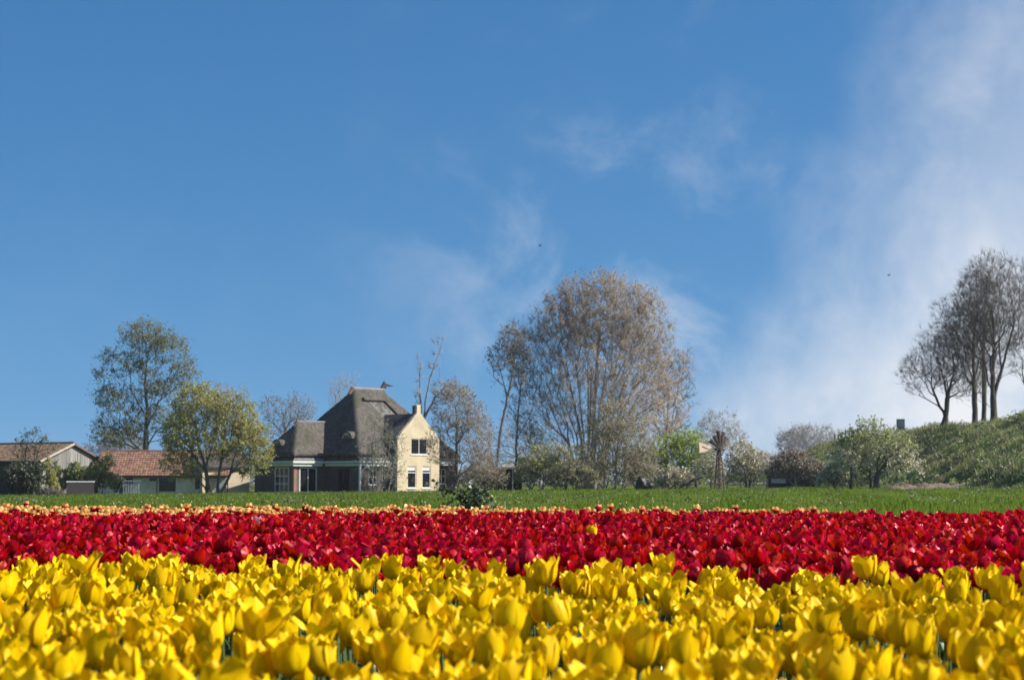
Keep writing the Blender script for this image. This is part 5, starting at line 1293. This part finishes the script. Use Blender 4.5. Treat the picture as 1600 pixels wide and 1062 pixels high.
# coarser clumps in the meadow: docks, thistles, pale dry tufts
for nm, cnt, mt, lab in (('meadow_weeds', 200, 'lf_dark', 'dark green weed tufts scattered in the meadow'), ('meadow_pale_tufts', 380, 'grass_pale', 'pale yellowish tufts scattered in the meadow')):
    d = r.uniform(62, 195, cnt); X = r.uniform(-1, 1, cnt) * d * .29
    v, f = tufts(X, d, ground_h(X, d), r.uniform(.07, .20, cnt), r.uniform(.2, .8, cnt), 26, .075, r)
    tag(link(nm, mesh_np(nm, v, [f], [MT[mt]])), lab, 'weeds', kind='stuff')
# rough herbs on the dike flank
n = 60000
Y = r.uniform(120, 300, n); X = DK_X - r.uniform(-4, 15, n); dh = dike_h(X, Y)
ok = (dh > .05) & (np.abs(X) < Y * .30); X, Y, dh = X[ok], Y[ok], dh[ok]
pat = np.sin(X * .8 + Y * .23) * np.sin(Y * .31 - X * .5) + .5 * np.sin(X * 2.1 + Y * .9)
h = r.uniform(.12, .42, len(X)) * (1 + .75 * pat); h = np.maximum(h, .07)
v, f4 = blades(X, Y, ground_h(X, Y) - .35 + dh, h, r.uniform(.02, .05, len(X)), r, lean=.9)
tag(link('dike_grass', mesh_np('dike_grass', v, [f4], [MT['grass_pale']])), 'rough grass and herbs covering the dike flank', 'grass', kind='stuff')
for nm, cnt, mt, lab in (('dike_herbs', 420, 'lf_beige', 'pale flowering herb clumps on the dike flank'), ('dike_nettles', 380, 'lf_dark', 'dark nettle patches on the dike flank'), ('dike_green_clumps', 380, 'lf_fresh', 'fresh green herb clumps on the dike flank')):
    Y = r.uniform(140, 290, cnt); X = DK_X - r.uniform(-1, 14.5, cnt); dh = dike_h(X, Y); ok = dh > .1; X, Y, dh = X[ok], Y[ok], dh[ok]; m_ = len(X)
    v, f = tufts(X, Y, ground_h(X, Y) - .35 + dh, r.uniform(.2, .7, m_), r.uniform(.25, .9, m_), 30, .15, r)
    tag(link(nm, mesh_np(nm, v, [f], [MT[mt]])), lab, 'weeds', kind='stuff')
# weeds: taller herbs along the foot of the garden and one dark leafy clump in front
def herb(name, label, px, d, wpx, hpx, n, lmat, seed, py=None, lsize=.07, leaf2=None):
    s = d / FPX; b = P(px, 770, d); r = np.random.default_rng(seed); z0 = gh(b.x, b.y)
    root = empty(name, (b.x, b.y, z0), 0, label, 'weed')
    m = 26; A = np.stack([r.normal(0, wpx * s * .16, m), r.normal(0, wpx * s * .16, m), np.full(m, -.03)], -1)
    B = np.stack([A[:, 0] * 2.6, A[:, 1] * 2.6, r.uniform(.5, 1, m) * hpx * s], -1)
    v, f = prisms(A, B, np.full(m, .006), np.full(m, .003), 3)
    link('stem', mesh_np('stem', v, [f], [MT['tulip_stem']]), root)
    q = r.integers(0, m, n); t = r.uniform(.15, 1.03, (n, 1)); C = A[q] + (B[q] - A[q]) * t + r.normal(0, lsize * .5, (n, 3))
    v, f = leaves(C, lsize, r)
    o = link('foliage', mesh_np('foliage', v, [f], [MT[lmat]]), root)
herb('dark_weed_clump', 'dark leafy weed clump rising behind the far tulips', 742, 30, 56, 86, 1100, 'lf_dark', 1, lsize=.08)
herb('green_weed_clump', 'light green weed clump right of the dark weed', 778, 34, 44, 66, 380, 'lf_fresh', 2, lsize=.06)

# ------------------------------------------------------------------ haze
hm = bpy.data.materials.new('haze_air'); hm.use_nodes = True; hn = hm.node_tree.nodes; hn.clear()
pv = hn.new('ShaderNodeVolumePrincipled'); pv.inputs['Color'].default_value = (0.93, 0.95, 1.0, 1); pv.inputs['Density'].default_value = 0.00013; pv.inputs['Anisotropy'].default_value = 0.3
ho = hn.new('ShaderNodeOutputMaterial'); hm.node_tree.links.new(pv.outputs[0], ho.inputs['Volume'])
hz = MB().box(-3600, 3600, -410, 5050, -2.5, 32).build('haze', hm); tag(hz, 'thin pale haze lying over the far fields', 'haze', kind='stuff')
